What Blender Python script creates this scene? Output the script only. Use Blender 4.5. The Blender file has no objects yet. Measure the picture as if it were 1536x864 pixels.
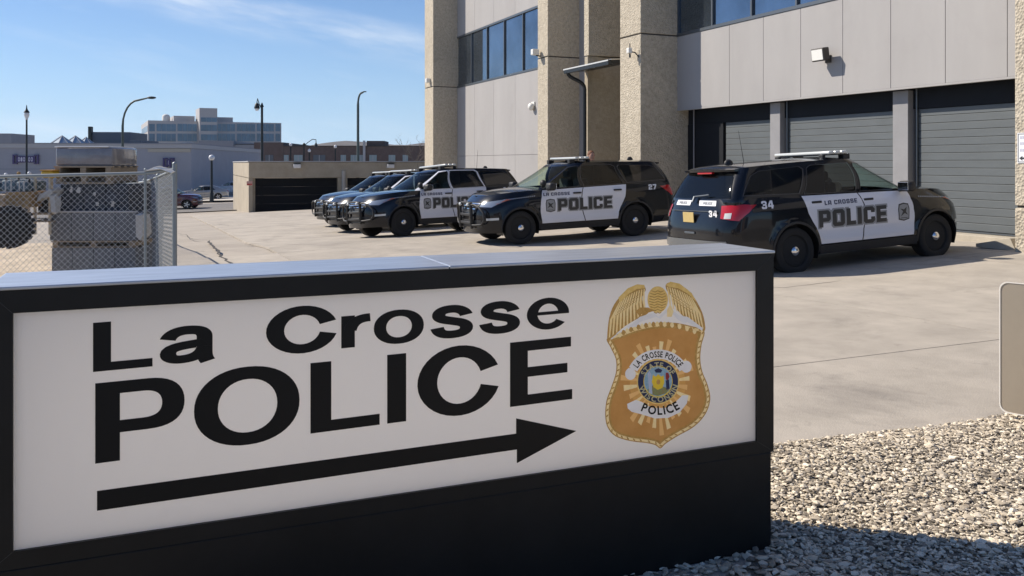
import bpy, bmesh, math, random, re
import numpy as np
from mathutils import Vector, Matrix
from mathutils.geometry import delaunay_2d_cdt
R = math.radians
rng = random.Random(7)
SC = bpy.context.scene
COL = SC.collection
# ------------------------------------------------------------ camera, sky, sun
F_PX, CX, HY, CAM_H = 1300.0, 768.0, 245.0, 1.6
cam_d = bpy.data.cameras.new("camera")
cam = bpy.data.objects.new("camera", cam_d); COL.objects.link(cam)
cam.location = (0, 0, CAM_H); cam.rotation_euler = (R(90), 0, 0)
cam_d.sensor_width = 36; cam_d.lens = 36 * F_PX / 1536
cam_d.shift_y = -(432 - HY) / 1536; cam_d.clip_end = 8000; cam_d.clip_start = .05
SC.camera = cam
SUN_AZ = (-.943, .333)                       # horizontal direction towards the sun
SUN_EL = R(40)
world = bpy.data.worlds.new("World"); SC.world = world; world.use_nodes = True
wn, wl = world.node_tree.nodes, world.node_tree.links
wn.clear()
wo = wn.new("ShaderNodeOutputWorld"); bg = wn.new("ShaderNodeBackground")
sky = wn.new("ShaderNodeTexSky"); sky.sky_type = 'NISHITA'; sky.sun_disc = False
sky.sun_elevation = SUN_EL; sky.sun_rotation = math.atan2(SUN_AZ[0], SUN_AZ[1])
sky.air_density = 1.0; sky.dust_density = .35; sky.ozone_density = 2.2; sky.altitude = 200
bg.inputs[1].default_value = .064
# a thin streak of cirrus, fixed in the sky
tc = wn.new("ShaderNodeTexCoord"); sep = wn.new("ShaderNodeSeparateXYZ"); wl.new(tc.outputs['Generated'], sep.inputs[0])
def wmath(op, a, b=None, clamp=False):
    n = wn.new("ShaderNodeMath"); n.operation = op; n.use_clamp = clamp
    for i, v in enumerate((a, b)):
        if v is None: continue
        if isinstance(v, (int, float)): n.inputs[i].default_value = v
        else: wl.new(v, n.inputs[i])
    return n.outputs[0]
az = wmath('ARCTAN2', sep.outputs[0], sep.outputs[1])
hz = wmath('SQRT', wmath('SUBTRACT', 1.0, wmath('MULTIPLY', sep.outputs[2], sep.outputs[2])))
el = wmath('DIVIDE', sep.outputs[2], wmath('MAXIMUM', hz, .01))
line = wmath('ADD', wmath('MULTIPLY', az, -.17), .1135)
dist = wmath('ABSOLUTE', wmath('SUBTRACT', el, line))
cmb = wn.new("ShaderNodeCombineXYZ"); wl.new(wmath('MULTIPLY', az, 3.0), cmb.inputs[0]); wl.new(wmath('MULTIPLY', wmath('SUBTRACT', el, line), 16.0), cmb.inputs[1])
nz = wn.new("ShaderNodeTexNoise"); nz.inputs['Scale'].default_value = 2.2; nz.inputs['Detail'].default_value = 9; nz.inputs['Roughness'].default_value = .6
wl.new(cmb.outputs[0], nz.inputs['Vector'])
band = wmath('SUBTRACT', 1.0, wmath('DIVIDE', dist, .03), True)
cmask = wmath('MULTIPLY', band, wmath('MULTIPLY', wmath('SUBTRACT', nz.outputs[0], .36), 2.6, True), True)
wisp = wmath('MULTIPLY', wmath('SUBTRACT', nz.outputs[0], .52), .55, True)
lowb = wmath('SUBTRACT', 1.0, wmath('DIVIDE', wmath('ABSOLUTE', wmath('SUBTRACT', el, .022)), .03), True)
lowm = wmath('MULTIPLY', lowb, wmath('MULTIPLY', wmath('SUBTRACT', nz.outputs[0], .4), 2.0, True), True)
cm = wmath('ADD', wmath('ADD', wmath('MULTIPLY', cmask, .6), wisp), wmath('MULTIPLY', lowm, .45), True)
hf = wmath('POWER', wmath('SUBTRACT', 1.0, wmath('DIVIDE', wmath('MAXIMUM', el, 0.0), .62), True), 4.5)
hm = wn.new("ShaderNodeMixRGB"); wl.new(wmath('MULTIPLY', hf, .82), hm.inputs[0]); wl.new(sky.outputs[0], hm.inputs[1]); hm.inputs[2].default_value = (11.0, 11.2, 10.4, 1)
mx = wn.new("ShaderNodeMixRGB"); wl.new(cm, mx.inputs[0]); tn = wn.new('ShaderNodeMixRGB'); tn.blend_type = 'MULTIPLY'; tn.inputs[0].default_value = 1; tn.inputs[2].default_value = (.64, .91, 1.30, 1); wl.new(hm.outputs[0], tn.inputs[1]); wl.new(tn.outputs[0], mx.inputs[1]); mx.inputs[2].default_value = (11.5, 12.2, 13.0, 1)
wl.new(mx.outputs[0], bg.inputs[0]); wl.new(bg.outputs[0], wo.inputs[0])
sd = bpy.data.lights.new("sun", 'SUN'); sd.energy = 5.0; sd.angle = R(.53); sd.color = (1, .905, .78)
sun = bpy.data.objects.new("sun", sd); COL.objects.link(sun)
ce = math.cos(SUN_EL)
sun.rotation_euler = Vector((SUN_AZ[0] * ce, SUN_AZ[1] * ce, math.sin(SUN_EL))).to_track_quat('Z', 'Y').to_euler()
SC.view_settings.view_transform = 'Standard'; SC.view_settings.look = 'None'; SC.view_settings.exposure = .38
SC.render.film_transparent = False

# ------------------------------------------------------------ helpers
def W(px, py, Y):                              # the point at distance Y seen at a place of the photograph
    return Vector(((px - CX) / F_PX * Y, Y, CAM_H - (py - HY) / F_PX * Y))
def link(o, parent=None):
    COL.objects.link(o)
    if parent: o.parent = parent
    return o
def empty(name, loc=(0, 0, 0), rz=0, parent=None):
    o = bpy.data.objects.new(name, None); o.location = loc; o.rotation_euler = (0, 0, rz); o.empty_display_size = .1
    return link(o, parent)
def tag(o, label=None, cat=None, group=None, kind=None):
    if label: o['label'] = label
    if cat: o['category'] = cat
    if group: o['group'] = group
    if kind: o['kind'] = kind
    return o
MATS = {}
def mat(name, col, rough=.6, *a_, transl=0, **k_):
    m = mat_(name, col, rough, *a_, **k_)
    if transl and 'tr' not in m:
        m['tr'] = 1; n, l = m.node_tree.nodes, m.node_tree.links; t = n.new('ShaderNodeBsdfTranslucent'); x = n.new('ShaderNodeMixShader'); x.inputs[0].default_value = transl; b = n['Principled BSDF']
        if b.inputs['Base Color'].links: l.new(b.inputs['Base Color'].links[0].from_socket, t.inputs[0])
        else: t.inputs[0].default_value = (*col, 1)
        l.new(b.outputs[0], x.inputs[1]); l.new(t.outputs[0], x.inputs[2]); l.new(x.outputs[0], n['Material Output'].inputs[0])
    return m
def mat_(name, col, rough=.6, metal=0, var=.0, scale=5, bump=0, bscale=40, col2=None, coat=0, spec=.5, objvar=0, coords='Object', detail=6, voro=False, stretch=None):
    if name in MATS: return MATS[name]
    m = bpy.data.materials.new(name); m.use_nodes = True; n, l = m.node_tree.nodes, m.node_tree.links
    b = n['Principled BSDF']; b.inputs['Roughness'].default_value = rough; b.inputs['Metallic'].default_value = metal
    b.inputs['Coat Weight'].default_value = coat; b.inputs['Coat Roughness'].default_value = .04
    b.inputs['Specular IOR Level'].default_value = spec
    c = (*col, 1)
    b.inputs['Base Color'].default_value = c
    t = n.new("ShaderNodeTexCoord"); src = t.outputs[coords]
    if stretch:
        mp = n.new("ShaderNodeMapping"); mp.inputs['Scale'].default_value = stretch; l.new(src, mp.inputs[0]); src = mp.outputs[0]
    if var or col2:
        z = n.new("ShaderNodeTexNoise"); z.inputs['Scale'].default_value = scale; z.inputs['Detail'].default_value = detail; z.inputs['Roughness'].default_value = .65
        l.new(src, z.inputs['Vector'])
        r = n.new("ShaderNodeValToRGB"); l.new(z.outputs[0], r.inputs[0])
        k = 1 - var
        a = tuple(x * k for x in col); d = col2 if col2 else tuple(min(1, x * (1 + var)) for x in col)
        r.color_ramp.elements[0].position = .33; r.color_ramp.elements[0].color = (*a, 1)
        r.color_ramp.elements[1].position = .68; r.color_ramp.elements[1].color = (*d, 1)
        out = r.outputs[0]
        if objvar:
            oi = n.new("ShaderNodeObjectInfo"); mr = n.new("ShaderNodeMapRange"); l.new(oi.outputs['Random'], mr.inputs[0])
            mr.inputs[3].default_value = 1 - objvar; mr.inputs[4].default_value = 1 + objvar
            vm = n.new("ShaderNodeVectorMath"); vm.operation = 'SCALE'; l.new(out, vm.inputs[0]); l.new(mr.outputs[0], vm.inputs['Scale']); out = vm.outputs[0]
        l.new(out, b.inputs['Base Color'])
    if bump:
        if voro: z2 = n.new("ShaderNodeTexVoronoi"); z2.inputs['Scale'].default_value = bscale
        else: z2 = n.new("ShaderNodeTexNoise"); z2.inputs['Scale'].default_value = bscale; z2.inputs['Detail'].default_value = 5
        l.new(src, z2.inputs['Vector'])
        bp = n.new("ShaderNodeBump"); bp.inputs['Strength'].default_value = bump; bp.inputs['Distance'].default_value = .02
        l.new(z2.outputs[0], bp.inputs['Height']); l.new(bp.outputs[0], b.inputs['Normal'])
    MATS[name] = m
    return m
def glass_mat(name, tint, through, rough=.03, dark=(.01, .012, .014)):
    m = bpy.data.materials.new(name); m.use_nodes = True; n, l = m.node_tree.nodes, m.node_tree.links
    b = n['Principled BSDF']; b.inputs['Base Color'].default_value = (*dark, 1); b.inputs['Roughness'].default_value = rough; b.inputs['Specular IOR Level'].default_value = .8
    t = n.new("ShaderNodeBsdfTransparent"); t.inputs[0].default_value = (*tint, 1)
    ge = n.new("ShaderNodeNewGeometry"); dt = n.new("ShaderNodeVectorMath"); dt.operation = 'DOT_PRODUCT'; l.new(ge.outputs['Incoming'], dt.inputs[0]); l.new(ge.outputs['Normal'], dt.inputs[1])
    ab = n.new("ShaderNodeMath"); ab.operation = 'ABSOLUTE'; l.new(dt.outputs['Value'], ab.inputs[0]); iv = n.new("ShaderNodeMath"); iv.operation = 'SUBTRACT'; iv.inputs[0].default_value = 1; l.new(ab.outputs[0], iv.inputs[1])
    fr = n.new("ShaderNodeMath"); fr.operation = 'POWER'; l.new(iv.outputs[0], fr.inputs[0]); fr.inputs[1].default_value = 4.5
    mr = n.new("ShaderNodeMapRange"); l.new(fr.outputs[0], mr.inputs[0]); mr.inputs[1].default_value = 0; mr.inputs[2].default_value = 1
    mr.inputs[3].default_value = 1 - through; mr.inputs[4].default_value = 1
    mxs = n.new("ShaderNodeMixShader"); l.new(mr.outputs[0], mxs.inputs[0]); l.new(t.outputs[0], mxs.inputs[1]); l.new(b.outputs[0], mxs.inputs[2])
    l.new(mxs.outputs[0], n['Material Output'].inputs[0])
    MATS[name] = m; return m

class MB:
    def __init__(s): s.v = []; s.f = []
    def add(s, vs, fs):
        k = len(s.v); s.v += [tuple(p) for p in vs]; s.f += [tuple(i + k for i in f) for f in fs]; return s
    def box(s, x0, x1, y0, y1, z0, z1, M=None):
        vs = [Vector(p) for p in ((x0,y0,z0),(x1,y0,z0),(x1,y1,z0),(x0,y1,z0),(x0,y0,z1),(x1,y0,z1),(x1,y1,z1),(x0,y1,z1))]
        if M: vs = [M @ p for p in vs]
        return s.add(vs, [(0,3,2,1),(4,5,6,7),(0,1,5,4),(1,2,6,5),(2,3,7,6),(3,0,4,7)])
    def bev(s, x0, x1, y0, y1, z0, z1, b=.01, M=None):           # box with bevelled edges
        bm = bmesh.new(); bmesh.ops.create_cube(bm, size=1)
        for v in bm.verts: v.co = Vector(((x0+x1)/2 + v.co.x*(x1-x0), (y0+y1)/2 + v.co.y*(y1-y0), (z0+z1)/2 + v.co.z*(z1-z0)))
        bmesh.ops.bevel(bm, geom=bm.edges[:], offset=b, segments=2, affect='EDGES', profile=.5)
        return s.bm(bm, M)
    def bm(s, bm, M=None):
        bm.verts.index_update()
        vs = [(M @ v.co if M else v.co.copy()) for v in bm.verts]; fs = [[v.index for v in f.verts] for f in bm.faces]
        bm.free(); return s.add(vs, fs)
    def tube(s, pts, r, n=8, cap=True):
        pts = [Vector(p) for p in pts]; rs = r if isinstance(r, (list, tuple)) else [r] * len(pts)
        rings = []; up = Vector((0, 0, 1)); prev = None
        for i, p in enumerate(pts):
            t = (pts[min(i+1, len(pts)-1)] - pts[max(i-1, 0)]).normalized()
            if prev is None: a = t.orthogonal().normalized()
            else: a = (prev - t * prev.dot(t)).normalized()
            prev = a; b = t.cross(a)
            rings.append([p + (a*math.cos(2*math.pi*k/n) + b*math.sin(2*math.pi*k/n)) * rs[i] for k in range(n)])
        vs = [q for g in rings for q in g]; fs = []
        for i in range(len(pts)-1):
            for k in range(n): fs.append((i*n+k, i*n+(k+1)%n, (i+1)*n+(k+1)%n, (i+1)*n+k))
        if cap: fs += [tuple(range(n))[::-1], tuple((len(pts)-1)*n+k for k in range(n))]
        return s.add(vs, fs)
    def lathe(s, prof, n=24, M=None):                             # prof: (radius, height) pairs about local z
        vs = []; fs = []
        for r, h in prof:
            for k in range(n):
                a = 2*math.pi*k/n; p = Vector((r*math.cos(a), r*math.sin(a), h)); vs.append(M @ p if M else p)
        for i in range(len(prof)-1):
            for k in range(n): fs.append((i*n+k, i*n+(k+1)%n, (i+1)*n+(k+1)%n, (i+1)*n+k))
        fs += [tuple(range(n))[::-1], tuple((len(prof)-1)*n+k for k in range(n))]
        return s.add(vs, fs)
    def ball(s, c, r, sub=2, sc=(1,1,1)):
        bm = bmesh.new(); bmesh.ops.create_icosphere(bm, subdivisions=sub, radius=1)
        M = Matrix.Translation(c) @ Matrix.Diagonal((r*sc[0], r*sc[1], r*sc[2], 1)); return s.bm(bm, M)
    def prism(s, poly, h0, h1, M=None):                           # 2D polygon extruded in z
        n = len(poly); vs = [Vector((x, y, h0)) for x, y in poly] + [Vector((x, y, h1)) for x, y in poly]
        if M: vs = [M @ p for p in vs]
        return s.add(vs, [tuple(range(n))[::-1], tuple(range(n, 2*n))] + [(i, (i+1)%n, n+(i+1)%n, n+i) for i in range(n)])
    def mesh(s, name):
        me = bpy.data.meshes.new(name); me.from_pydata(s.v, [], s.f); me.update(); return me
    def build(s, name, m, parent=None, smooth=False, loc=None, rz=0):
        me = s.mesh(name)
        bm = bmesh.new(); bm.from_mesh(me); bmesh.ops.recalc_face_normals(bm, faces=bm.faces[:]); bm.to_mesh(me); bm.free()
        if m: me.materials.append(m)
        if smooth:
            me.polygons.foreach_set('use_smooth', [True]*len(me.polygons))
            me.set_sharp_from_angle(angle=R(smooth if smooth > 1 else 40))
        o = bpy.data.objects.new(name, me)
        if loc: o.location = loc
        if rz: o.rotation_euler = (0, 0, rz)
        return link(o, parent)
def inst(o, parent=None, loc=None, rz=None):
    c = o.copy()
    if loc is not None: c.location = loc
    if rz is not None: c.rotation_euler = (0, 0, rz)
    COL.objects.link(c); c.parent = parent if parent else o.parent
    return c
def copy_tree(o, parent=None):
    kids = list(o.children); c = o.copy(); COL.objects.link(c); c.parent = parent
    for k in kids: copy_tree(k, c)
    return c
def inpoly(p, poly):
    x, y = p; r = False; n = len(poly); j = n - 1
    for i in range(n):
        xi, yi = poly[i]; xj, yj = poly[j]
        if (yi > y) != (yj > y) and x < (xj-xi)*(y-yi)/(yj-yi)+xi: r = not r
        j = i
    return r
def fill(contours, extra=()):                                     # even-odd triangulation
    vs = []; es = []
    for c in contours:
        k = len(vs); vs += [Vector(p) for p in c]; es += [(k+i, k+(i+1) % len(c)) for i in range(len(c))]
    vs += [Vector(p) for p in extra]
    ov, oe, of, _, _, _ = delaunay_2d_cdt(vs, es, [], 0, 1e-6)
    out = []
    for t in of:
        cx = sum(ov[i][0] for i in t)/3; cy = sum(ov[i][1] for i in t)/3
        if sum(inpoly((cx, cy), c) for c in contours) % 2: out.append(tuple(t))
    return [tuple(v) for v in ov], out
def bez(path):                                                    # "M x y L x y C ..." to a polygon
    tk = re.findall(r'[MLC]|-?[.0-9]+', path); pts = []; i = 0; cmd = 'M'
    while i < len(tk):
        if tk[i].isalpha(): cmd = tk[i]; i += 1; continue
        if cmd in 'ML': pts.append((float(tk[i]), float(tk[i+1]))); i += 2
        else:
            a = [float(t) for t in tk[i:i+6]]; i += 6; p0 = pts[-1]
            for k in range(1, 11):
                t = k/10; u = 1-t
                pts.append((u**3*p0[0]+3*u*u*t*a[0]+3*u*t*t*a[2]+t**3*a[4], u**3*p0[1]+3*u*u*t*a[1]+3*u*t*t*a[3]+t**3*a[5]))
    return pts
def pen(path, a, b):                                              # a stroke drawn with an elliptical pen
    pts = bez(path) if isinstance(path, str) else path; L = []; Rr = []
    for i, p in enumerate(pts):
        q0 = pts[max(i-1, 0)]; q1 = pts[min(i+1, len(pts)-1)]; tx, ty = q1[0]-q0[0], q1[1]-q0[1]; h = math.hypot(tx, ty) or 1
        nx, ny = -ty/h, tx/h; d = math.sqrt(a*a*nx*nx+b*b*ny*ny); ox, oy = a*a*nx/d, b*b*ny/d
        L.append((p[0]+ox, p[1]+oy)); Rr.append((p[0]-ox, p[1]-oy))
    return L + Rr[::-1]
def ell(cx, cy, rx, ry, n=40, p=2.0):
    o = []
    for k in range(n):
        a = 2*math.pi*k/n; c, s = math.cos(a), math.sin(a)
        o.append((cx+rx*math.copysign(abs(c)**(2/p), c), cy+ry*math.copysign(abs(s)**(2/p), s)))
    return o
def plate(mb, contours, h0, h1, fn):                              # extruded flat shape, fn maps (x, y, h) to 3D
    v, f = fill(contours); n = len(v)
    vs = [fn(x, y, h1) for x, y in v]; mb.add(vs, f)
    for c in contours:
        m = len(c); mb.add([fn(x, y, h0) for x, y in c] + [fn(x, y, h1) for x, y in c], [(i, (i+1) % m, m+(i+1) % m, m+i) for i in range(m)])
    return mb
_T = {}
def glyph(ch, off=.0):                                            # one character of the built-in typeface as (verts, faces), height about .73
    k = (ch, off)
    if k not in _T:
        c = bpy.data.curves.new("glyph", 'FONT'); c.body = ch; c.size = 1; c.offset = off; c.resolution_u = 3
        o = bpy.data.objects.new("glyph", c); me = bpy.data.meshes.new_from_object(o)
        _T[k] = ([tuple(v.co[:2]) for v in me.vertices], [tuple(p.vertices) for p in me.polygons])
        bpy.data.objects.remove(o); bpy.data.curves.remove(c); bpy.data.meshes.remove(me)
    return _T[k]
BLK = {  # square chamfered lettering, unit height
 'P': (.82, [[(0,0),(0,1),(.68,1),(.82,.86),(.82,.46),(.68,.32),(.29,.32),(.29,0)], [(.29,.55),(.29,.78),(.54,.78),(.54,.55)]]),
 'O': (.86, [[(0,.14),(0,.86),(.14,1),(.72,1),(.86,.86),(.86,.14),(.72,0),(.14,0)], [(.29,.23),(.57,.23),(.57,.77),(.29,.77)]]),
 'L': (.66, [[(0,0),(0,1),(.29,1),(.29,.24),(.66,.24),(.66,0)]]),
 'I': (.29, [[(0,0),(0,1),(.29,1),(.29,0)]]),
 'C': (.82, [[(.14,0),(0,.14),(0,.86),(.14,1),(.68,1),(.82,.86),(.82,.64),(.54,.64),(.54,.77),(.29,.77),(.29,.23),(.54,.23),(.54,.38),(.82,.38),(.82,.14),(.68,0)]]),
 'E': (.74, [[(0,0),(0,1),(.74,1),(.74,.77),(.29,.77),(.29,.61),(.68,.61),(.68,.39),(.29,.39),(.29,.23),(.74,.23),(.74,0)]]),
 'A': (.86, [[(0,0),(0,.86),(.14,1),(.72,1),(.86,.86),(.86,0),(.57,0),(.57,.26),(.29,.26),(.29,0)], [(.29,.48),(.57,.48),(.57,.77),(.29,.77)]]),
 'R': (.86, [[(0,0),(0,1),(.72,1),(.84,.86),(.84,.52),(.74,.42),(.86,.3),(.86,0),(.57,0),(.57,.32),(.29,.32),(.29,0)], [(.29,.55),(.57,.55),(.57,.78),(.29,.78)]]),
 'S': (.82, [[(.14,0),(0,.14),(0,.33),(.28,.33),(.28,.22),(.54,.22),(.54,.39),(.14,.39),(0,.53),(0,.86),(.14,1),(.68,1),(.82,.86),(.82,.68),(.54,.68),(.54,.78),(.28,.78),(.28,.61),(.68,.61),(.82,.47),(.82,.14),(.68,0)]]),
 '2': (.8, [[(0,0),(0,.42),(.14,.6),(.52,.6),(.52,.78),(.28,.78),(.28,.68),(0,.68),(0,.86),(.14,1),(.66,1),(.8,.86),(.8,.52),(.66,.4),(.28,.4),(.28,.22),(.8,.22),(.8,0)]]),
 '3': (.8, [[(.14,0),(0,.14),(0,.32),(.28,.32),(.28,.22),(.52,.22),(.52,.4),(.2,.4),(.2,.61),(.52,.61),(.52,.78),(.28,.78),(.28,.68),(0,.68),(0,.86),(.14,1),(.66,1),(.8,.86),(.8,.6),(.7,.5),(.8,.4),(.8,.14),(.66,0)]]),
 '4': (.86, [[(.48,0),(.48,.22),(0,.22),(0,.46),(.4,1),(.76,1),(.76,.43),(.86,.43),(.86,.22),(.76,.22),(.76,0)], [(.27,.43),(.48,.43),(.48,.72)]]),
 '7': (.8, [[(.1,0),(.5,.77),(0,.77),(0,1),(.8,1),(.8,.74),(.42,0)]]),
}
def blk_text(txt, h, gap=.14, wid=1.0, shear=0):                  # contours of a word, width
    x = 0; out = []
    for ch in txt:
        if ch == ' ': x += .5*h*wid; continue
        w, cs = BLK[ch]; out.append([[(x+px*h*wid+shear*py*h, py*h) for px, py in c] for c in cs]); x += (w*wid+gap)*h
    return out, x-gap*h

# ------------------------------------------------------------ materials
M_conc = mat('concrete_slab', (.39,.35,.295), .85, var=.16, scale=1.3, bump=.25, bscale=90, objvar=.05, coords='Object', detail=9)
def stains(m, sc, amt, dark=(.13,.115,.10)):
    n, l = m.node_tree.nodes, m.node_tree.links; b = n['Principled BSDF']; src = b.inputs['Base Color'].links[0].from_socket
    g = n.new("ShaderNodeNewGeometry"); last = src
    for s_, lo, hi, a in ((sc, .56, .74, amt), (sc*5, .62, .72, amt*.7), (sc*.35, .5, .75, amt*.6)):
        z = n.new("ShaderNodeTexNoise"); z.inputs['Scale'].default_value = s_; z.inputs['Detail'].default_value = 8; z.inputs['Roughness'].default_value = .7; z.inputs['Distortion'].default_value = .6; l.new(g.outputs['Position'], z.inputs['Vector'])
        r = n.new("ShaderNodeMapRange"); l.new(z.outputs[0], r.inputs[0]); r.inputs[1].default_value = lo; r.inputs[2].default_value = hi; r.inputs[4].default_value = a
        x = n.new("ShaderNodeMixRGB"); l.new(r.outputs[0], x.inputs[0]); l.new(last, x.inputs[1]); x.inputs[2].default_value = (*dark, 1); last = x.outputs[0]
    l.new(last, b.inputs['Base Color'])
stains(M_conc, .55, .62, (.15,.135,.12))
M_ground = mat('lot_paving', (.36,.32,.27), .9, var=.15, scale=.35, bump=.2, bscale=60, detail=9)
stains(M_ground, .3, .5)
M_gap = mat('slab_joint', (.14,.12,.10), .95, var=.2, scale=8)
M_crack = mat('crack_dirt', (.055,.05,.045), .95, var=.3, scale=20)
M_sand = mat('sandy_dirt', (.46,.38,.28), .95, var=.25, scale=2, bump=.8, bscale=12)
M_gravel = mat('gravel_bed', (.24,.21,.165), .95, var=.3, scale=30, bump=1, bscale=60)
M_panel = mat('grey_wall_panel', (.335,.325,.32), .7, var=.06, scale=.8, stretch=(1,1,.25), bump=.08, bscale=150, objvar=.02)
M_pillar = mat('exposed_aggregate', (.38,.335,.26), .95, col2=(.55,.49,.39), scale=9, bump=1.0, bscale=22, detail=8, voro=True)
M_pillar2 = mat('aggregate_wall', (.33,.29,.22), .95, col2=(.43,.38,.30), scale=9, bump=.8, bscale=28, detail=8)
M_joint = mat('joint_dark', (.07,.065,.06), .95)  # even dark tone of the pillar joints and mitre seams
stains(M_pillar, .7, .35, (.20,.17,.13)); stains(M_pillar2, .7, .35, (.16,.14,.11)); stains(M_panel, .6, .16, (.2,.19,.185))
M_shadewall = mat('shade_dark_wall', (.010,.012,.016), .7, var=.1, scale=3, spec=.2)  # near-black puts the shade under the overhang into the wall colour
M_door = mat('roller_door_grey', (.098,.112,.12), .55, var=.08, scale=1.5, stretch=(1,1,3))
M_pil = mat('pilaster_grey', (.25,.25,.26), .75, var=.06, scale=3)
M_frame = mat('window_frame_metal', (.12,.135,.15), .4, .6)
M_roofedge = mat('dark_metal_trim', (.03,.035,.04), .4, .5)
M_winglass = mat('window_glass', (.16,.205,.26), .05, .9, var=.25, scale=.5)
M_paint = mat('black_car_paint', (.004,.005,.008), .25, coat=.7, spec=.15)
M_white = mat('white_car_paint', (.74,.75,.80), .3, coat=1.0)
M_plastic = mat('black_plastic', (.018,.018,.019), .55)
M_tyre = mat('tyre_rubber', (.016,.016,.016), .85, bump=.2, bscale=60)
M_rim = mat('black_steel_rim', (.014,.014,.015), .45, .3)
M_chrome = mat('chrome', (.75,.75,.76), .14, 1.0)
M_red = mat('red_lens', (.42,.008,.01), .15, coat=1)
M_lens = mat('headlamp_lens', (.36,.40,.44), .12, .5, coat=1)
M_amber = mat('amber_lens', (.5,.13,.05), .2, coat=1)
M_tint = glass_mat('privacy_glass', (.30,.29,.28), .6, .04); M_trimw = mat('window_rubber', (.035,.035,.037), .25, coat=.3)
M_clear = glass_mat('clear_car_glass', (.80,.92,.87), .92)
M_decal = mat('grey_black_lettering', (.035,.036,.038), .4)
M_decal2 = mat('grey_letter_outline', (.30,.31,.32), .4)
M_decal3 = mat('navy_lettering', (.06,.07,.12), .4)
M_wdecal = mat('white_lettering', (.78,.79,.82), .35)
M_plate = mat('yellow_number_plate', (.50,.38,.15), .4, var=.1, scale=60)
M_bar = mat('light_bar_clear', (.60,.62,.60), .2, coat=1)
M_inside = mat('car_interior', (.05,.05,.052), .8)
M_seat = mat('car_seat_cloth', (.03,.03,.032), .9)

# ------------------------------------------------------------ terrain
D2 = Vector((-.3987, .9171)); N2 = Vector((-.9171, -.3987))       # along the facade, and out of it
Q0 = Vector((8.67, 16.84)); FROT = math.atan2(D2.y, D2.x)
def uv_of(x, y): p = Vector((x, y)) - Q0; return p.dot(D2), p.dot(N2)
def xy_of(u, v): p = Q0 + D2*u + N2*v; return p.x, p.y
def lerp(x, xs): return float(np.interp(x, [a for a, b in xs], [b for a, b in xs]))
def G(x, y):
    u, v = uv_of(x, y)
    a = lerp(v, [(-1, .08), (0, .07), (2, .02), (5, -.14), (7, -.19), (14, -.40), (30, -.75), (60, -1.0)])
    b = lerp(u, [(-18, .36), (-9, .30), (0, .03), (5, .02), (9, -.02), (13, -.25), (24, -.52), (42, -1.05), (58, -1.75), (80, -1.8), (3000, -2.6)])
    if u > 60: a *= max(.25, 1-(u-60)/60)
    # level out under the gravel bed and the sign
    g = a+b
    w = max(0, min(1, (-3-u)/4))
    return g*(1-w) + w*(-.005)
def sheet(name, pts_fn, nu, nv, m, kind='structure'):
    mb = MB(); vs = [pts_fn(i/nu, j/nv) for j in range(nv+1) for i in range(nu+1)]
    mb.add(vs, [(j*(nu+1)+i, j*(nu+1)+i+1, (j+1)*(nu+1)+i+1, (j+1)*(nu+1)+i) for j in range(nv) for i in range(nu)])
    o = mb.build(name, m, smooth=60); tag(o, kind=kind); return o
def gfun(a, b):
    x = -1500 + 3000*a; t = b; 
    xx = (a-.5)*2; x = math.copysign(abs(xx)**3.0, xx)*1800
    y = -15 + 3000*b**3.2
    return (x, y, G(x, y) - .06)
ground = sheet('ground', gfun, 160, 160, M_ground)
tag(ground, label='pale worn paving of the lot and streets sloping away to the left')
# concrete slabs of the lot, joints recessed
SL = 4.6
slab_meshes = []
for iu in range(-2, 10):
    for iv in range(-1, 5):
        u0 = -6.52 + SL*iu; v0 = -1.95 + SL*iv
        u1 = u0+SL-.014; v1 = v0+SL-.014
        if u0 < -12: continue
        if v0 > 9 and u0 > 3: continue
        n = 6; mb = MB(); c = xy_of((u0+u1)/2, (v0+v1)/2); vs = []
        for j in range(n+1):
            for i in range(n+1):
                x, y = xy_of(u0+(u1-u0)*i/n, v0+(v1-v0)*j/n); vs.append((x-c[0], y-c[1], G(x, y)))
        k = len(vs); edge = [i for i in range(n+1)] + [j*(n+1)+n for j in range(1, n+1)] + [n*(n+1)+i for i in range(n-1, -1, -1)] + [j*(n+1) for j in range(n-1, 0, -1)]
        fs = [(j*(n+1)+i, j*(n+1)+i+1, (j+1)*(n+1)+i+1, (j+1)*(n+1)+i) for j in range(n) for i in range(n)]
        for e in edge: vs.append((vs[e][0], vs[e][1], vs[e][2]-.05))
        m = len(edge); fs += [(edge[i], edge[(i+1) % m], k+(i+1) % m, k+i) for i in range(m)]
        mb.add(vs, fs); mb.build('slab', M_conc, ground, loc=(c[0], c[1], 0))

# ------------------------------------------------------------ the police building
bld = empty('police_building', (Q0.x, Q0.y, 0), FROT)
tag(bld, 'grey panelled building with rough tan concrete pillars and garage doors behind the patrol cars', 'building')
def Uof(px, v):                                # where the sight line at px crosses the plane v in front of the facade
    r = (px-CX)/F_PX; c = Q0.dot(N2) + v; Z = c/(N2.x*r+N2.y); return (Vector((r*Z, Z))-Q0).dot(D2)
def Zof(px, py, v):
    r = (px-CX)/F_PX; c = Q0.dot(N2) + v; Z = c/(N2.x*r+N2.y); return CAM_H - (py-HY)/F_PX*Z
TOP = 13.0; PB, WB, WT = 3.19, 5.36, 7.84
uP3 = Uof(1016, 0); uP4 = Uof(1522, 1.26); uP2 = Uof(869, 0); uP1 = Uof(686, 0)
print('U', uP4, uP3, uP2, uP1, [round(Uof(p, 0), 2) for p in (1092, 1145, 1201, 1264, 1336, 1418, 1511)])
PW = 1.26
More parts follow.
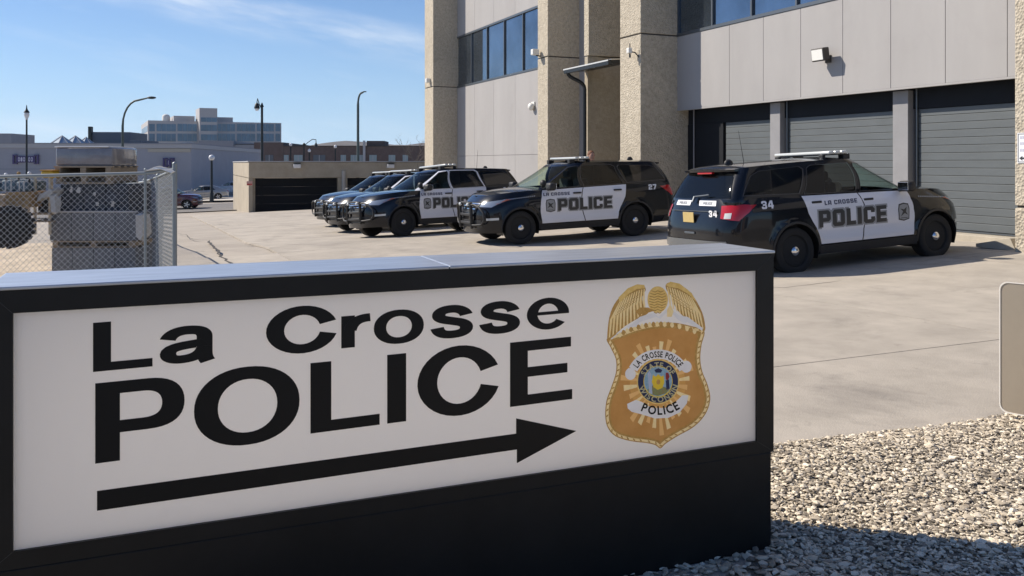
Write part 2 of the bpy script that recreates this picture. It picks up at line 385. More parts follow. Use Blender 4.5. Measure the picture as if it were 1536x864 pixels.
def pillar(u0, u1, v1, cuts, v0=-.6, m=M_pillar, name='pillar'):
    p = empty(name, (0, 0, 0), 0, bld)
    zs = [-.6] + cuts + [TOP+.6]
    for a, b in zip(zs[:-1], zs[1:]):
        mb = MB(); mb.bev(u0, u1, v0, v1, a+(.02 if a > -.5 else 0), b-(.02 if b < TOP else 0), .018); mb.build('pillar_block', m, p)
    for c in cuts: MB().box(u0+.03, u1-.03, v0, v1-.03, c-.03, c+.03).build('joint', M_joint, p)
    return p
cutz = Zof(961, 50, PW)
pillar(uP3, Uof(930, PW), PW, [cutz])
pillar(uP2, Uof(806.5, PW), PW, [Zof(827, 83, PW)])
pillar(uP1, Uof(637, PW), PW, [Zof(648, 130, PW)])
pillar(uP4-1.16, uP4, PW, [Zof(1524, 310, PW), cutz])
uP5 = uP4-1.16
# inner fin between the second and third pillar, with the recess below it
ub0 = Uof(883, .55); ub1 = Uof(876, .55)
inner = empty('entry_wall', (0, 0, 0), 0, bld)
zc = Zof(900, 80, .55)
MB().bev(ub0, ub1, -4.9, .55, zc+.03, TOP, .015).build('upper_wall_block', M_pillar, inner)
MB().bev(ub0+.10, ub1, -4.9, .53, -.5, zc, .015).build('lower_wall_block', M_pillar2, inner)
MB().box(ub1, uP2, -.5, -.0, -.5, TOP).build('wall_strip', M_panel, inner)
# wall panels
def panels(us, z0, z1, v=0, t=.10):
    for a, b in zip(us[:-1], us[1:]):
        a, b = min(a, b), max(a, b)
        MB().bev(a+.006, b-.006, v-t, v, z0, z1, .004).build('wall_panel', M_panel, bld)
js = [Uof(p, 0) for p in (1511, 1418, 1336, 1264, 1201, 1145)]
step = 1.42
print('js', [round(j, 2) for j in js])
usR = [uP5+1.1] + js + [Uof(1094, 0), uP3+.02]
panels(usR, PB, WB-.03); panels(usR, WT+.04, TOP)
usX = [uP5+.1, uP5-1.5, uP5-3.1, uP5-4.7, uP5-6.3, uP5-7.9, uP5-9.5]
panels(usX, PB, WB-.03); panels(usX, WT+.04, TOP)
uL0, uL1 = Uof(806.5, 0)+.02, uP1
pl = [uP2+1.0+(uP1-uP2-1.0)*k/5 for k in range(6)]
panels(pl, -.5, 1.95); panels(pl, 1.962, WB-.03); panels(pl, WT+.04, TOP)
MB().box(uP5-9.5, uP3+1.1, -.5, -.11, PB+.02, TOP).build('wall_core', M_shadewall, bld); MB().box(ub0+.4, uP1+.8, -.5, -.11, PB+.02, TOP).build('wall_core', M_shadewall, bld)
MB().box(ub1, uP1, -1.15, -1.0, -.5, PB).build('inner_wall', M_shadewall, bld)
# small soffit trim under the panels
MB().box(uP5-9.5, uP3, -.09, .012, PB-.045, PB-.002).build('soffit_trim', M_panel, bld)
# windows
def window_band(u0, u1, n, blinds=()):
    w = empty('window_band', (0, 0, 0), 0, bld)
    fr = MB(); fr.box(u0, u1, -.12, .02, WB-.025, WB+.06).box(u0, u1, -.12, .01, WT-.05, WT+.035); fr.build('window_frame', M_frame, w)
    du = (u1-u0)/n
    for k in range(n+1):
        MB().box(u0+k*du-.03+(.03 if k == 0 else 0), u0+k*du+.03-(.03 if k == n else 0), -.1, .005, WB+.061, WT-.051).build('mullion', M_frame, w)
    for k in range(n):
        MB().box(u0+k*du+.031, u0+(k+1)*du-.031, -.07, -.055, WB+.061, WT-.051).build('pane', M_winglass, w)
        if k in blinds: MB().box(u0+k*du+.05, u0+(k+1)*du-.05, -.105, -.095, WB+.07, WT-.06).build('blind', mat('window_blind', (.42,.5,.55), .8), w)
window_band(uP2+1.0, uP1+.05, 6, (2,))
window_band(uP5+1.1, uP3, 7, (5,))
window_band(uP5-9.5, uP5+.1, 6)
# the garage bay under the panels
DV = -.40
def gdoor(u0, u1, ztop, zb=.27):
    d = empty('garage_door', (0, 0, 0), 0, bld)
    n = 16; h = (ztop-zb)/n
    for k in range(n):
        me = MB(); me.prism([(0, 0), (.018, .003), (.025, h*.06), (.025, h*.93), (.018, h-.003), (0, h-.003)], u0, u1, Matrix(((0,0,1,0),(1,0,0,DV-.05),(0,1,0,zb+k*h),(0,0,0,1))))
        me.build('slat', M_door, d)
    MB().box(u0, u1, DV-.01, DV+.02, zb-.035, zb-.004).build('bottom_rail', M_frame, d)
a0, a1 = Uof(1372, DV), Uof(1522, DV)-1.2
gdoor(a1, a0, 2.74)
gdoor(Uof(1338, DV), Uof(1180, DV), 2.74)
gdoor(Uof(1155, DV), Uof(1088, DV), 2.74)
gdoor(uP5-4.5, uP5-.1, 2.74)
for p0, p1 in ((1362, 1339), (1170, 1155)):
    MB().bev(Uof(p0, DV+.16), Uof(p1, DV+.16), DV-.2, DV+.16, -.3, PB-.05, .01).build('pilaster', M_pil, bld)
    MB().tube([(Uof(p0, DV+.16)-.10, DV+.02, -.2), (Uof(p0, DV+.16)-.10, DV+.02, PB)], .022, 8).build('conduit', M_frame, bld, 50)
MB().box(uP5-5, uP3, DV-.4, DV-.06, -.5, PB).build('garage_wall', M_shadewall, bld)
MB().box(uP5-5, uP3+.0, DV-.03, DV+.01, 2.745, PB).build('shade_lintel', M_shadewall, bld)  # black band drawn where the overhang's shadow falls across the door tops
MB().box(Uof(1086, DV), uP3, DV-.03, DV+.03, -.3, 2.74).build('shade_wall_panel', M_shadewall, bld)  # black sheet drawn where the third pillar's shadow lies on the wall
MB().tube([(Uof(1040, DV+.1), DV+.08, -.1), (Uof(1040, DV+.1), DV+.08, PB)], .02, 8).build('conduit', M_pil, bld, 50)
MB().bev(uP5+.2, uP3, DV-.1, DV+.42, -.3, .225, .012).build('door_sill', mat('sill_concrete', (.42,.38,.31), .9, var=.1, scale=4, bump=.2), bld)
# back and roof of the block
for a_, b_ in ((uP5-9.5, uP3+1.12), (ub0+.12, uP1+1.3)):
    MB().box(a_, b_, -14, -.61, PB+.03, TOP-.3).build('building_mass', M_shadewall, bld); MB().box(a_+.01, b_-.01, -13.8, -1.7, -1, PB+.02).build('building_mass', M_shadewall, bld)
MB().box(uP3+1.13, ub0+.11, -14, -5.0, -1, TOP).build('recess_wall', M_pillar2, inner)

# fixtures on the building (each its own thing)
def on_face(u, v, z): x, y = xy_of(u, v); return (x, y, z)
fl = empty('floodlight', on_face(Uof(1243, 0), 0, Zof(1243, 84, 0)), FROT)
tag(fl, 'square floodlight on a short arm above the garage doors, on grey panels', 'floodlight')
Mx = Matrix.Translation((.0, .25, .02)) @ Matrix.Rotation(R(-8), 4, 'X')
MB().bev(-.20, .20, -.09, .09, -.15, .15, .02, Mx).build('housing', mat('bronze_housing', (.045,.04,.035), .5), fl)
MB().box(-.17, .17, .0905, .1, -.12, .12, Mx).build('lens', mat('floodlight_lens', (.8,.8,.76), .15, coat=1), fl)
MB().tube([(0, 0, -.07), (0, .12, -.07), (0, .2, -.02)], .03).build('arm', MATS['bronze_housing'], fl, 50)
MB().bev(-.09, .09, 0, .035, -.16, .02, .01).build('wall_plate', MATS['bronze_housing'], fl)
wl1 = empty('wall_lamp', on_face(Uof(806, PW)-.25, PW, Zof(808, 80, PW)), FROT)
tag(wl1, 'small white floodlight bracketed high on the second tan pillar', 'lamp')
MB().bev(-.1, .1, .08, .34, -.09, .12, .02).build('housing', mat('white_enamel', (.72,.71,.67), .4), wl1)
MB().tube([(0, 0, -.12), (0, .16, -.1), (0, .2, 0)], .025).build('arm', M_roofedge, wl1, 50)
wl2 = empty('wall_lamp', on_face(uL0+.35, 0, Zof(802, 160, 0)), FROT)
tag(wl2, 'white dome lamp low on the grey panels beside the second tan pillar', 'lamp')
MB().ball((0, .12, 0), .16, 2, (1, .8, 1)).build('dome', MATS['white_enamel'], wl2, 50)
MB().bev(-.14, .14, 0, .05, .02, .2, .01).build('wall_plate', MATS['white_enamel'], wl2)
wl3 = empty('wall_lamp', on_face(Uof(645, PW), PW, Zof(645, 122, PW)), FROT)
tag(wl3, 'small pale lamp at the joint of the leftmost tan pillar', 'lamp')
MB().bev(-.12, .12, 0, .22, -.08, .14, .03).build('housing', MATS['white_enamel'], wl3)
cmx = empty('antenna_bracket', on_face(Uof(957, PW), PW, Zof(957, 80, PW)), FROT)
tag(cmx, 'small black bracket with an upright antenna on the third tan pillar', 'antenna')
MB().tube([(-.05, 0, -.12), (.0, .1, .02), (.1, .2, .05)], .018).build('arm', M_roofedge, cmx, 50)
MB().tube([(.12, .2, -.12), (.12, .2, .3)], [.03, .012]).build('aerial', M_roofedge, cmx, 50)
MB().bev(.05, .2, .16, .28, .0, .16, .02).build('housing', MATS['white_enamel'], cmx)
# canopy with gutter and downpipe
CV = 1.2; cu0, cu1 = Uof(917, CV), Uof(850, CV)
cz = Zof(885, 97, CV); cw_ = cu1-cu0
cp = empty('canopy', on_face(cu0, 0, 0), FROT)
tag(cp, 'narrow sloping metal canopy with a dark gutter between the tan pillars', 'canopy')
Mc = Matrix.Translation((.0, CV, cz)) @ Matrix.Rotation(R(-5), 4, 'X')
MB().bev(0, cw_, -.9, 0, 0, .04, .01, Mc).build('canopy_roof', mat('canopy_sheet', (.5,.5,.5), .35, .6), cp)
MB().bev(-.01, cw_+.01, .001, .12, -.14, .02, .01, Mc).build('gutter', M_roofedge, cp)
MB().bev(-.012, cw_+.012, .121, .128, -.02, .022, .002, Mc).build('lit_lip', mat('bright_edge', (.7,.7,.68), .4, .3), cp)  # bright strip coloured to stand for the sunlit lip of the gutter
MB().bev(.05, cw_-.05, -.85, -.02, -.09, -.01, .01, Mc).build('soffit', M_roofedge, cp)
dv = .68; du0 = Uof(877, dv)-cu0
q_ = [Vector(t) for t in ((cw_-.18, CV+.06, cz-.1), (cw_-.18, CV+.06, cz-.36), (du0, dv, cz-.34), (du0, dv, cz-.66))]
dp = [tuple(q_[0]*(1-t)**3+q_[1]*3*t*(1-t)**2+q_[2]*3*t*t*(1-t)+q_[3]*t**3) for t in [k/8 for k in range(9)]]+[(du0, dv, -.3)]
MB().tube(dp, .065, 10).build('downpipe', M_roofedge, cp, 50)

# parking sign on the right pillar
ps = empty('pillar_sign', on_face(Uof(1525, PW)-.02, PW, Zof(1530, 222, PW)), FROT)
tag(ps, 'small white notice with a left arrow on the rightmost tan pillar', 'sign')
def psf(x, y, h): return (-x, .012+h, y)
plate(MB(), [[(0, -.25), (0, .25), (.3, .25), (.3, -.25)]], -.01, 0, psf).build('sign_board', mat('sign_white', (.75,.76,.78), .4), ps)
plate(MB(), [[(.012, -.235), (.012, .235), (.288, .235), (.288, -.235)], [(.022, -.225), (.022, .225), (.278, .225), (.278, -.225)]], 0, .002, psf).build('border', M_decal, ps)
plate(MB(), [[(.035, -.17), (.09, -.13), (.09, -.155), (.25, -.155), (.25, -.185), (.09, -.185), (.09, -.21)]], 0, .002, psf).build('arrow', M_decal, ps)
tx = MB()
for r_, (n_, y_) in enumerate(((5, .15), (6, .05), (5, -.06))):
    for k in range(n_): plate(tx, [[(.05+k*.038, y_), (.05+k*.038, y_+.045), (.075+k*.038, y_+.045), (.075+k*.038, y_)]], 0, .002, psf)
tx.build('lettering', mat('faded_print', (.45,.46,.55), .5), ps)
wd = MB().prism([(0, 0), (.75, 0), (.75, .06), (.1, .2)], 0, .35, Matrix(((1,0,0,0),(0,0,1,0),(0,1,0,0),(0,0,0,1)))).build('concrete_wedge', MATS['sill_concrete'], None, loc=on_face(Uof(1505, 1.0)-.3, .75, G(*xy_of(Uof(1505, 1.0), .9))), rz=FROT)
tag(wd, 'pale broken concrete wedge at the foot of the rightmost tan pillar', 'concrete block')
# ------------------------------------------------------------ monument sign
SC0 = Vector((1.09, 3.61)); SE = Vector((.925, .379)).normalized(); SN = Vector((-SE.y, SE.x))   # near right corner, along, backwards
SROT = math.atan2(SE.y, SE.x); S_L = 2.77 + .068
sg = empty('monument_sign', (SC0.x, SC0.y, 0), SROT)
tag(sg, 'large black framed sign reading La Crosse POLICE with arrow and gold badge', 'sign')
M_black = mat('black_sign_enamel', (.009,.009,.0085), .42, col2=(.016,.015,.014), scale=2.5, bump=.03, bscale=200, spec=.3)
M_cap = mat('sign_cap_aluminium', (.55,.58,.62), .38, .75, var=.12, scale=4, stretch=(1, 6, 1))
M_face = mat('white_acrylic', (.80,.775,.765), .28, var=.03, scale=1.2, coat=.3)
M_scr = mat('screw_steel', (.25,.25,.25), .4, .8)
M_let = mat('black_vinyl', (.007,.0075,.008), .4, spec=.25)
# local axes: x along the sign (0 at the right edge, negative to the left), y backwards, z up
ZB, ZT, P0, P1 = .40, 1.225, .452, 1.157
fr = MB()
fr.box(-S_L, 0, 0, .03, P1, ZT).box(-S_L, 0, 0, .03, ZB, P0).box(-.084, 0, 0, .03, P0, P1).box(-S_L, -2.771, 0, .03, P0, P1)
fr.build('front_frame', M_black, sg)
cb = MB(); cb.box(-S_L+.002, -.002, .031, .33, P1+.002, ZT-.002).box(-S_L+.002, -.002, .031, .33, ZB+.002, P0-.002).box(-.082, -.002, .031, .33, P0-.001, P1+.001).box(-S_L+.002, -2.773, .031, .33, P0-.001, P1+.001).build('cabinet', mat('cabinet_shell', (.03,.03,.03), .5), sg)
bk = MB(); bk.box(-S_L, 0, .331, .36, P1, ZT).box(-S_L, 0, .331, .36, ZB, P0).box(-.084, 0, .331, .36, P0, P1).box(-S_L, -2.771, .331, .36, P0, P1).build('rear_frame', M_black, sg)
iw = mat('cabinet_lining', (.85,.84,.82), .8); ln = MB(); ln.box(-2.771, -.084, .034, .328, P1-.003, P1+.0015).box(-2.771, -.084, .034, .328, P0-.0015, P0+.003).box(-.0855, -.0825, .034, .328, P0+.004, P1-.004).box(-2.7725, -2.7695, .034, .328, P0+.004, P1-.004).build('cabinet_lining', iw, sg)
for k in range(2):
    a, b = ((-S_L-.004, -1.42), (-1.417, .004))[k]
    MB().bev(a, b, -.006, .366, ZT+.001, ZT+.012, .003).build('top_cap', M_cap, sg)
MB().bev(-S_L+.01, -.006, .008, .352, -.05, ZB-.004, .004).build('base', M_black, sg)
def acryl(name, T_):
    m = bpy.data.materials.new(name); m.use_nodes = True; n, l = m.node_tree.nodes, m.node_tree.links; b = n['Principled BSDF']
    b.inputs['Base Color'].default_value = (.86,.84,.82,1); b.inputs['Roughness'].default_value = .3; b.inputs['Coat Weight'].default_value = .3
    t = n.new("ShaderNodeBsdfTranslucent"); t.inputs[0].default_value = (.95,.92,.88,1); x = n.new("ShaderNodeMixShader"); x.inputs[0].default_value = T_
    l.new(b.outputs[0], x.inputs[1]); l.new(t.outputs[0], x.inputs[2]); l.new(x.outputs[0], n['Material Output'].inputs[0]); return m
M_acr = acryl('white_translucent_acrylic', .5)
def pane(name, y): MB().add([(-2.7705, y, P0-.001), (-.0835, y, P0-.001), (-.0835, y, P1+.001), (-2.7705, y, P1+.001)], [(0, 1, 2, 3)]).build(name, M_acr, sg)
pane('rear_panel', .348)
for cx_, cz_, dx_, dz_ in ((-.0835, P1, .0835, ZT-P1), (-.0835, P0, .0835, -(P0-ZB)), (-2.7715, P1, -.066, ZT-P1), (-2.7715, P0, -.066, -(P0-ZB))):
    MB().tube([(cx_, -.0002, cz_), (cx_+dx_, -.0002, cz_+dz_)], .0009, 4).build('mitre_seam', M_joint, sg)
TI = .014
def sf(x, y, h): return (x-2.77, .012-h, y+P0+TI*(x-1.2))
def letter(conts, x, y, h0=0, h1=.003, name='letter', m=M_let, par=sg, mb=None):
    m_ = mb or MB()
    for i, c in enumerate(conts): plate(m_, [[(px+x, py+y) for px, py in q] for q in c], h0, h1+.0008*i, sf)
    return m_.build(name, m, par)
def C_glyph(w, h, a, b, t1, t2):
    rx, ry = w/2, h/2; o = []; i_ = []
    for k in range(33):
        t = R(t1) + (R(360-t2)-R(t1))*k/32; o.append((rx+rx*math.cos(t), ry+ry*math.sin(t)))
        t = R(t1-2) + (R(360-t2+2)-R(t1-2))*k/32; i_.append((rx+(rx-a)*math.cos(t), ry+(ry-b)*math.sin(t)))
    return [[o + i_[::-1]]]
g_P = [[bez("M0 0 L0 .245 L.15 .245 C.225 .245 .256 .212 .256 .165 C.256 .118 .225 .087 .15 .087 L.069 .087 L.069 0"), bez("M.069 .208 L.069 .124 L.135 .124 C.175 .124 .19 .14 .19 .166 C.19 .192 .175 .208 .135 .208")]]
g_O = [[ell(.165, .1225, .165, .127, 48, 2.15), ell(.165, .1225, .093, .087, 40, 2.1)]]
g_L = lambda w, h, s, t: [[[(0,0),(0,h),(s,h),(s,t),(w,t),(w,0)]]]
g_E = [[[(0,0),(0,.235),(.247,.235),(.247,.199),(.07,.199),(.07,.138),(.232,.138),(.232,.103),(.07,.103),(.07,.037),(.252,.037),(.252,0)]]]
g_o = [[ell(.089, .0565, .089, .059, 40, 2.15), ell(.089, .0565, .046, .037, 32, 2.1)]]
S_PATH = "M .130 .079 C .124 .095 .10 .1035 .077 .1035 C .045 .1035 .027 .096 .027 .083 C .027 .069 .05 .066 .078 .060 C .108 .054 .131 .050 .131 .034 C .131 .019 .108 .0125 .078 .0125 C .045 .0125 .026 .019 .021 .039"
g_s = [[pen(S_PATH, .0245, .0135)]]
g_r = [[[(0,0),(0,.108),(.046,.108),(.046,0)]], [pen("M .030 .058 C .036 .085 .058 .098 .099 .098", .022, .0135)]]
g_a = [[pen("M .026 .077 C .034 .096 .058 .1035 .086 .1035 C .120 .1035 .136 .096 .136 .079 L .136 .030 C .136 .018 .139 .008 .146 0", .024, .0135)], [pen("M .136 .064 C .118 .054 .027 .062 .027 .033 C .027 .018 .044 .0125 .064 .0125 C .098 .0125 .132 .022 .136 .05", .024, .0125)]]
_eo = []; _ei = []
for k in range(40):
    t = R(-4) + R(360-38-(-4)-0)*k/39; _eo.append((.086+.086*math.cos(t), .0565+.059*math.sin(t)))
    t = R(186) + R(322-186)*k/39; _ei.append((.086+.044*math.cos(t), .0565+.037*math.sin(t)))
_eh = [(.086+.042*math.cos(R(12)+R(156)*k/20), .0565+.037*math.sin(R(12)+R(156)*k/20)) for k in range(21)]
g_e = [[_eo + _ei[::-1], _eh]]
yb = .524
letter(g_L(.168, .15, .05, .026), .212, yb)
letter(g_a, .398, yb+.001)
letter(C_glyph(.235, .158, .058, .030, 18, 16), .724, yb-.004)
letter(g_r, .971, yb)
letter(g_o, 1.083, yb)
letter(g_s, 1.289, yb); letter(g_s, 1.472, yb)
letter(g_e, 1.656, yb)
letter(g_P, .218, .243); letter(g_O, .502, .244)
letter(g_L(.235, .235, .069, .037), .868, .249)
letter([[[(0,0),(0,.237),(.067,.237),(.067,0)]]], 1.130, .249)
letter(C_glyph(.312, .250, .072, .042, 20, 17), 1.238, .244)
letter(g_E, 1.589, .251)
letter([[[(.223,.098),(.223,.158),(1.613,.150),(1.613,.206),(1.858,.128),(1.616,.042),(1.616,.092)]]], 0, 0, name='arrow')
letter([[[(0,0)]]*0]*0 or [[[(-.004,-.004),(-.004,.008),(.008,.008)]]], .05, .7, name='corner_mark', m=M_black) if False else None
# ---- the badge: shapes laid over each other on the acrylic, each a little proud
def fc(px, py):
    r = (px-CX)/F_PX; s = (r*SC0.y-SC0.x)/(SE.x-r*SE.y); Z = SC0.y+SE.y*s
    a = s+2.77; z = CAM_H-(py-HY)*Z/F_PX-P0; return (a, z-TI*(a-1.2))
def P(*pts): return [fc(*p) for p in pts]
badge = empty('badge', (0, 0, 0), 0, sg)
M_gold = mat('badge_gold', transl=.5, col=(.74,.50,.14), rough=.45, col2=(.88,.66,.26), scale=60, coords='Object')
M_gold2 = mat('badge_pale_gold', transl=.5, col=(.92,.70,.32), rough=.45, col2=(.95,.80,.46), scale=50)
M_gold3 = mat('badge_dark_gold', transl=.5, col=(.42,.24,.06), rough=.5, col2=(.60,.37,.12), scale=70)
M_brown = mat('badge_brown', transl=.5, col=(.54,.27,.075), rough=.5, col2=(.64,.34,.11), scale=9)
M_navy = mat('badge_navy', (.02,.03,.10), .5)
M_silver = mat('badge_silver', transl=.5, col=(.85,.85,.87), rough=.4, col2=(.75,.75,.77), scale=12)
M_sky = mat('seal_blue', transl=.5, col=(.20,.36,.52), rough=.5, col2=(.35,.5,.6), scale=80)
M_yel = mat('seal_yellow', transl=.5, col=(.75,.55,.05), rough=.5); M_rd = mat('seal_red', (.5,.03,.03), .5); M_grn = mat('seal_earth', transl=.5, col=(.28,.2,.1), rough=.5, col2=(.2,.3,.12), scale=90)
LAY = []
def shape(name, m, polys, lvl, par=badge):
    LAY.append((name, m, polys, lvl, par))
def flush():
    """the printed face: every shape keeps only what no later shape covers, all in one sheet of acrylic"""
    vs = []; es = []; items = []
    for li, (name, m, polys, lvl, par) in enumerate(LAY):
        for cs in polys:
            for c in cs:
                k = len(vs); vs += [Vector(q) for q in c]; es += [(k+i, k+(i+1) % len(c)) for i in range(len(c))]
            xs_ = [q[0] for q in cs[0]]; ys_ = [q[1] for q in cs[0]]; items.append((lvl, li, cs, min(xs_), max(xs_), min(ys_), max(ys_)))
    items.sort(key=lambda t: -(t[0]*1000+t[1]))
    ov, oe, of, _, _, _ = delaunay_2d_cdt(vs, es, [], 0, 1e-6); out = {}
    for t in of:
        x = sum(ov[i][0] for i in t)/3; y = sum(ov[i][1] for i in t)/3
        for lvl, li, cs, x0, x1, y0, y1 in items:
            if x0 <= x <= x1 and y0 <= y <= y1 and sum(inpoly((x, y), c) for c in cs) % 2: out.setdefault(li, []).append(tuple(t)); break
    for li, tris in sorted(out.items()):
        name, m, polys, lvl, par = LAY[li]; mb = MB(); ix = {}
        for t in tris:
            for i in t:
                if i not in ix: ix[i] = len(ix); mb.v.append(tuple(sf(ov[i][0], ov[i][1], 0)))
            mb.f.append(tuple(ix[i] for i in t))
        o = mb.build(name, m, par)
        if name == 'rope_border': tag(o, kind='stuff')
shape('face_panel', M_acr, [[[(a_, z_-TI*(a_-1.2)) for a_, z_ in ((-.0005, -.001), (2.6865, -.001), (2.6865, .706), (-.0005, .706))]]], 0, sg)
def smooth_poly(pts, n=5):
    out = []; k = len(pts)
    for i in range(k):
        p0, p1, p2, p3 = pts[(i-1) % k], pts[i], pts[(i+1) % k], pts[(i+2) % k]
        for j in range(n):
            t = j/n
            out.append(tuple(.5*((2*p1[d])+(-p0[d]+p2[d])*t+(2*p0[d]-5*p1[d]+4*p2[d]-p3[d])*t*t+(-p0[d]+3*p1[d]-3*p2[d]+p3[d])*t**3) for d in (0, 1)))
    return out
OUT = [(913,508),(918,522),(926,540),(926,560),(919,582),(912,602),(910,625),(914,643),(926,656),(948,663),(972,666),(985,669),(993,674),(1001,667),(1018,656),(1044,641),(1061,622),(1068,600),(1064,578),(1056,558),(1053,538),(1055,518),(1059,497),(1040,490),(1015,485),(990,485),(962,490),(936,499)]
so = smooth_poly(OUT)
cxp, cyp = 989, 580
def shr(pts, d): 
    o = []; k = len(pts)
    for i in range(k):
        x0, y0 = pts[i-1]; x1, y1 = pts[(i+1) % k]; tx, ty = x1-x0, y1-y0; h = math.hypot(tx, ty) or 1
        o.append((pts[i][0]-ty/h*d, pts[i][1]+tx/h*d))
    return o
sgn = -1 if shr(so, 5)[10][0] < so[10][0] else 1
shape('shield_rim', M_gold3, [[P(*so)]], 1)
shape('shield_rim', M_gold2, [[P(*shr(so, 1.6*sgn))]], 2)
shape('shield_rim', M_gold3, [[P(*shr(so, 5.2*sgn))]], 3)
shape('shield_field', M_brown, [[P(*shr(so, 7.5*sgn))]], 4)
# rope of beads round the rim
L_ = shr(so, 3.2*sgn); beads = []; acc = 0
for i in range(len(L_)):
    x0, y0 = L_[i]; x1, y1 = L_[(i+1) % len(L_)]; d = math.hypot(x1-x0, y1-y0); acc += d
    if acc > 3.6:
        acc = 0; an = math.atan2(y1-y0, x1-x0)+.7
        c, s = math.cos(an), math.sin(an)
        beads.append([P(*[(x0+c*2.4*math.cos(t)-s*1.1*math.sin(t), y0+s*2.4*math.cos(t)+c*1.1*math.sin(t)) for t in [k*math.pi/4 for k in range(8)]])])
shape('rope_border', M_gold3, beads[::2], 5); shape('rope_border', M_gold2, beads[1::2], 5)
# sun rays
rays = []; rays2 = []
for k in range(28):
    a = 2*math.pi*(k+.5)/28; q = (.80, .92, 1.0, .86)[k % 4]; w = .062
    up_ = math.sin(a) < 0; ry = 68 if up_ else 80
    c = lambda r, t: (cxp+r*56*math.cos(t), 575+r*(68 if math.sin(t) < 0 else 80)*math.sin(t))
    (rays if k % 2 else rays2).append([P(c(.45, a-w*.6), c(q, a-w), c(q, a+w), c(.45, a+w*.6))])
M_or = mat('badge_orange', (.85,.52,.2), .5, transl=.5)
for q_ in rays: shape('sun_ray', M_gold2, [q_], 5)
for q_ in rays2: shape('sun_ray', M_or, [q_], 5)
# top rope bands under the eagle
bd = []
for k in range(22):
    t = k/21; x = 932+118*t; y = 503-15*math.sin(math.pi*t)**.8-2*t
    bd.append([P(*[(x+2.9*math.cos(q), y+4.2*math.sin(q)) for q in [j*math.pi/4 for j in range(8)]])])
shape('rope_border', M_gold2, bd[::2], 6); shape('rope_border', M_gold3, bd[1::2], 6)
# eagle
WL = [(914,512),(914,492),(918,470),(927,452),(944,435),(958,428),(968,429),(971,436),(966,446),(968,460),(975,470),(960,478),(940,490),(926,502)]
WR = [(1060,497),(1058,476),(1050,457),(1038,439),(1022,427),(1008,424),(1001,428),(1003,437),(1010,446),(1014,458),(1022,470),(1034,480),(1046,487)]
shape('wing', M_gold3, [[P(*smooth_poly(WL, 3))]], 7); shape('wing', M_gold3, [[P(*smooth_poly(WR, 3))]], 7)
fe = []; fe2 = []
for k in range(11):
    t = k/10
    xt, yt = 968-36*t, 434+10*t*t+8*t; xb, yb_ = 970-54*t, 470+38*t
    for w_, lst in ((1.7, fe),):
        m_ = ((xt+xb)/2-4*t-1, (yt+yb_)/2)
        lst.append([P((xt, yt), (m_[0]-w_, m_[1]), (xb-.5, yb_), (xb+1.5, yb_-2), (m_[0]+w_, m_[1]), (xt+1.5, yt))])
    xt, yt = 1003+36*t, 431+10*t*t+6*t; xb, yb_ = 1008+49*t, 462+32*t
    m_ = ((xt+xb)/2+3*t+1, (yt+yb_)/2)
    fe2.append([P((xt, yt), (m_[0]-1.7, m_[1]), (xb-1, yb_-2), (xb+1, yb_), (m_[0]+1.7, m_[1]), (xt+1.5, yt))])
shape('feather', M_gold2, fe, 8); shape('feather', M_gold2, fe2, 8)
sc_ = []
for k in range(26):
    t = (k % 13)/12; s_ = k//13
    if s_ == 0: x, y = 962-30*t, 440+22*t
    else: x, y = 1009+28*t, 438+20*t
    for j in range(3):
        xx, yy = x-(3 if s_ == 0 else -2)*j, y+5.5*j
        sc_.append([P((xx-1.6, yy), (xx, yy+2.6), (xx+1.6, yy), (xx, yy+1.1))])
for q_ in sc_: pass
LAYS = [c for c in sc_]
shape('feather', M_gold3, LAYS, 8.5)
shape('shield_rim', M_gold3, [[P(*shr(so, 7.5*sgn)), P(*shr(so, 8.4*sgn))]], 4.5)
shape('shield_glow', mat('badge_glow', transl=.5, col=(.74,.42,.13), rough=.5, col2=(.66,.35,.10), scale=30), [[P(*[(989+42*x, 577+50*y) for x, y in ell(0, 0, 1, 1, 30)])]], 4.2)
shape('wing', M_gold, [[P((930,447),(944,433),(958,427),(969,428),(970,433),(958,434),(946,441),(932,455))], [P((1001,428),(1008,423),(1022,426),(1040,440),(1048,454),(1034,441),(1020,433),(1006,431))]], 9)
shape('ribbon', M_silver, [[P((918,509),(938,494),(950,487),(962,476),(975,472),(985,470),(990,476),(1003,464),(1006,462),(1022,474),(1034,476),(1057,493),(1056,497),(1034,484),(1028,486),(1018,479),(1010,470),(1004,468),(993,479),(986,476),(962,484),(956,491),(940,492),(920,510))]], 9)
body = ell(0, 0, 1, 1, 24)
shape('eagle_body', M_gold, [[P(*[(989+15.5*x, 450+20*y) for x, y in body])]], 10)
bars = []
for j in range(9):
    y = 436+4*j; w_ = 13*math.sqrt(max(.05, 1-((y-450)/20)**2))
    bars.append([P((989-w_, y), (989-w_*.4, y+2), (989, y), (989+w_*.5, y+2), (989+w_, y), (989+w_, y+1.4), (989+w_*.5, y+3.4), (989, y+1.4), (989-w_*.4, y+3.4), (989-w_, y+1.4))])
shape('feather', M_gold3, bars, 11)
shape('beak', M_gold3, [[P((956,468),(962,462),(975,462),(984,467),(970,471),(960,473))]], 11)
shape('tail', M_gold2, [[P((1008,456),(1013,468),(1010,476),(1003,476),(1003,466))]], 11)
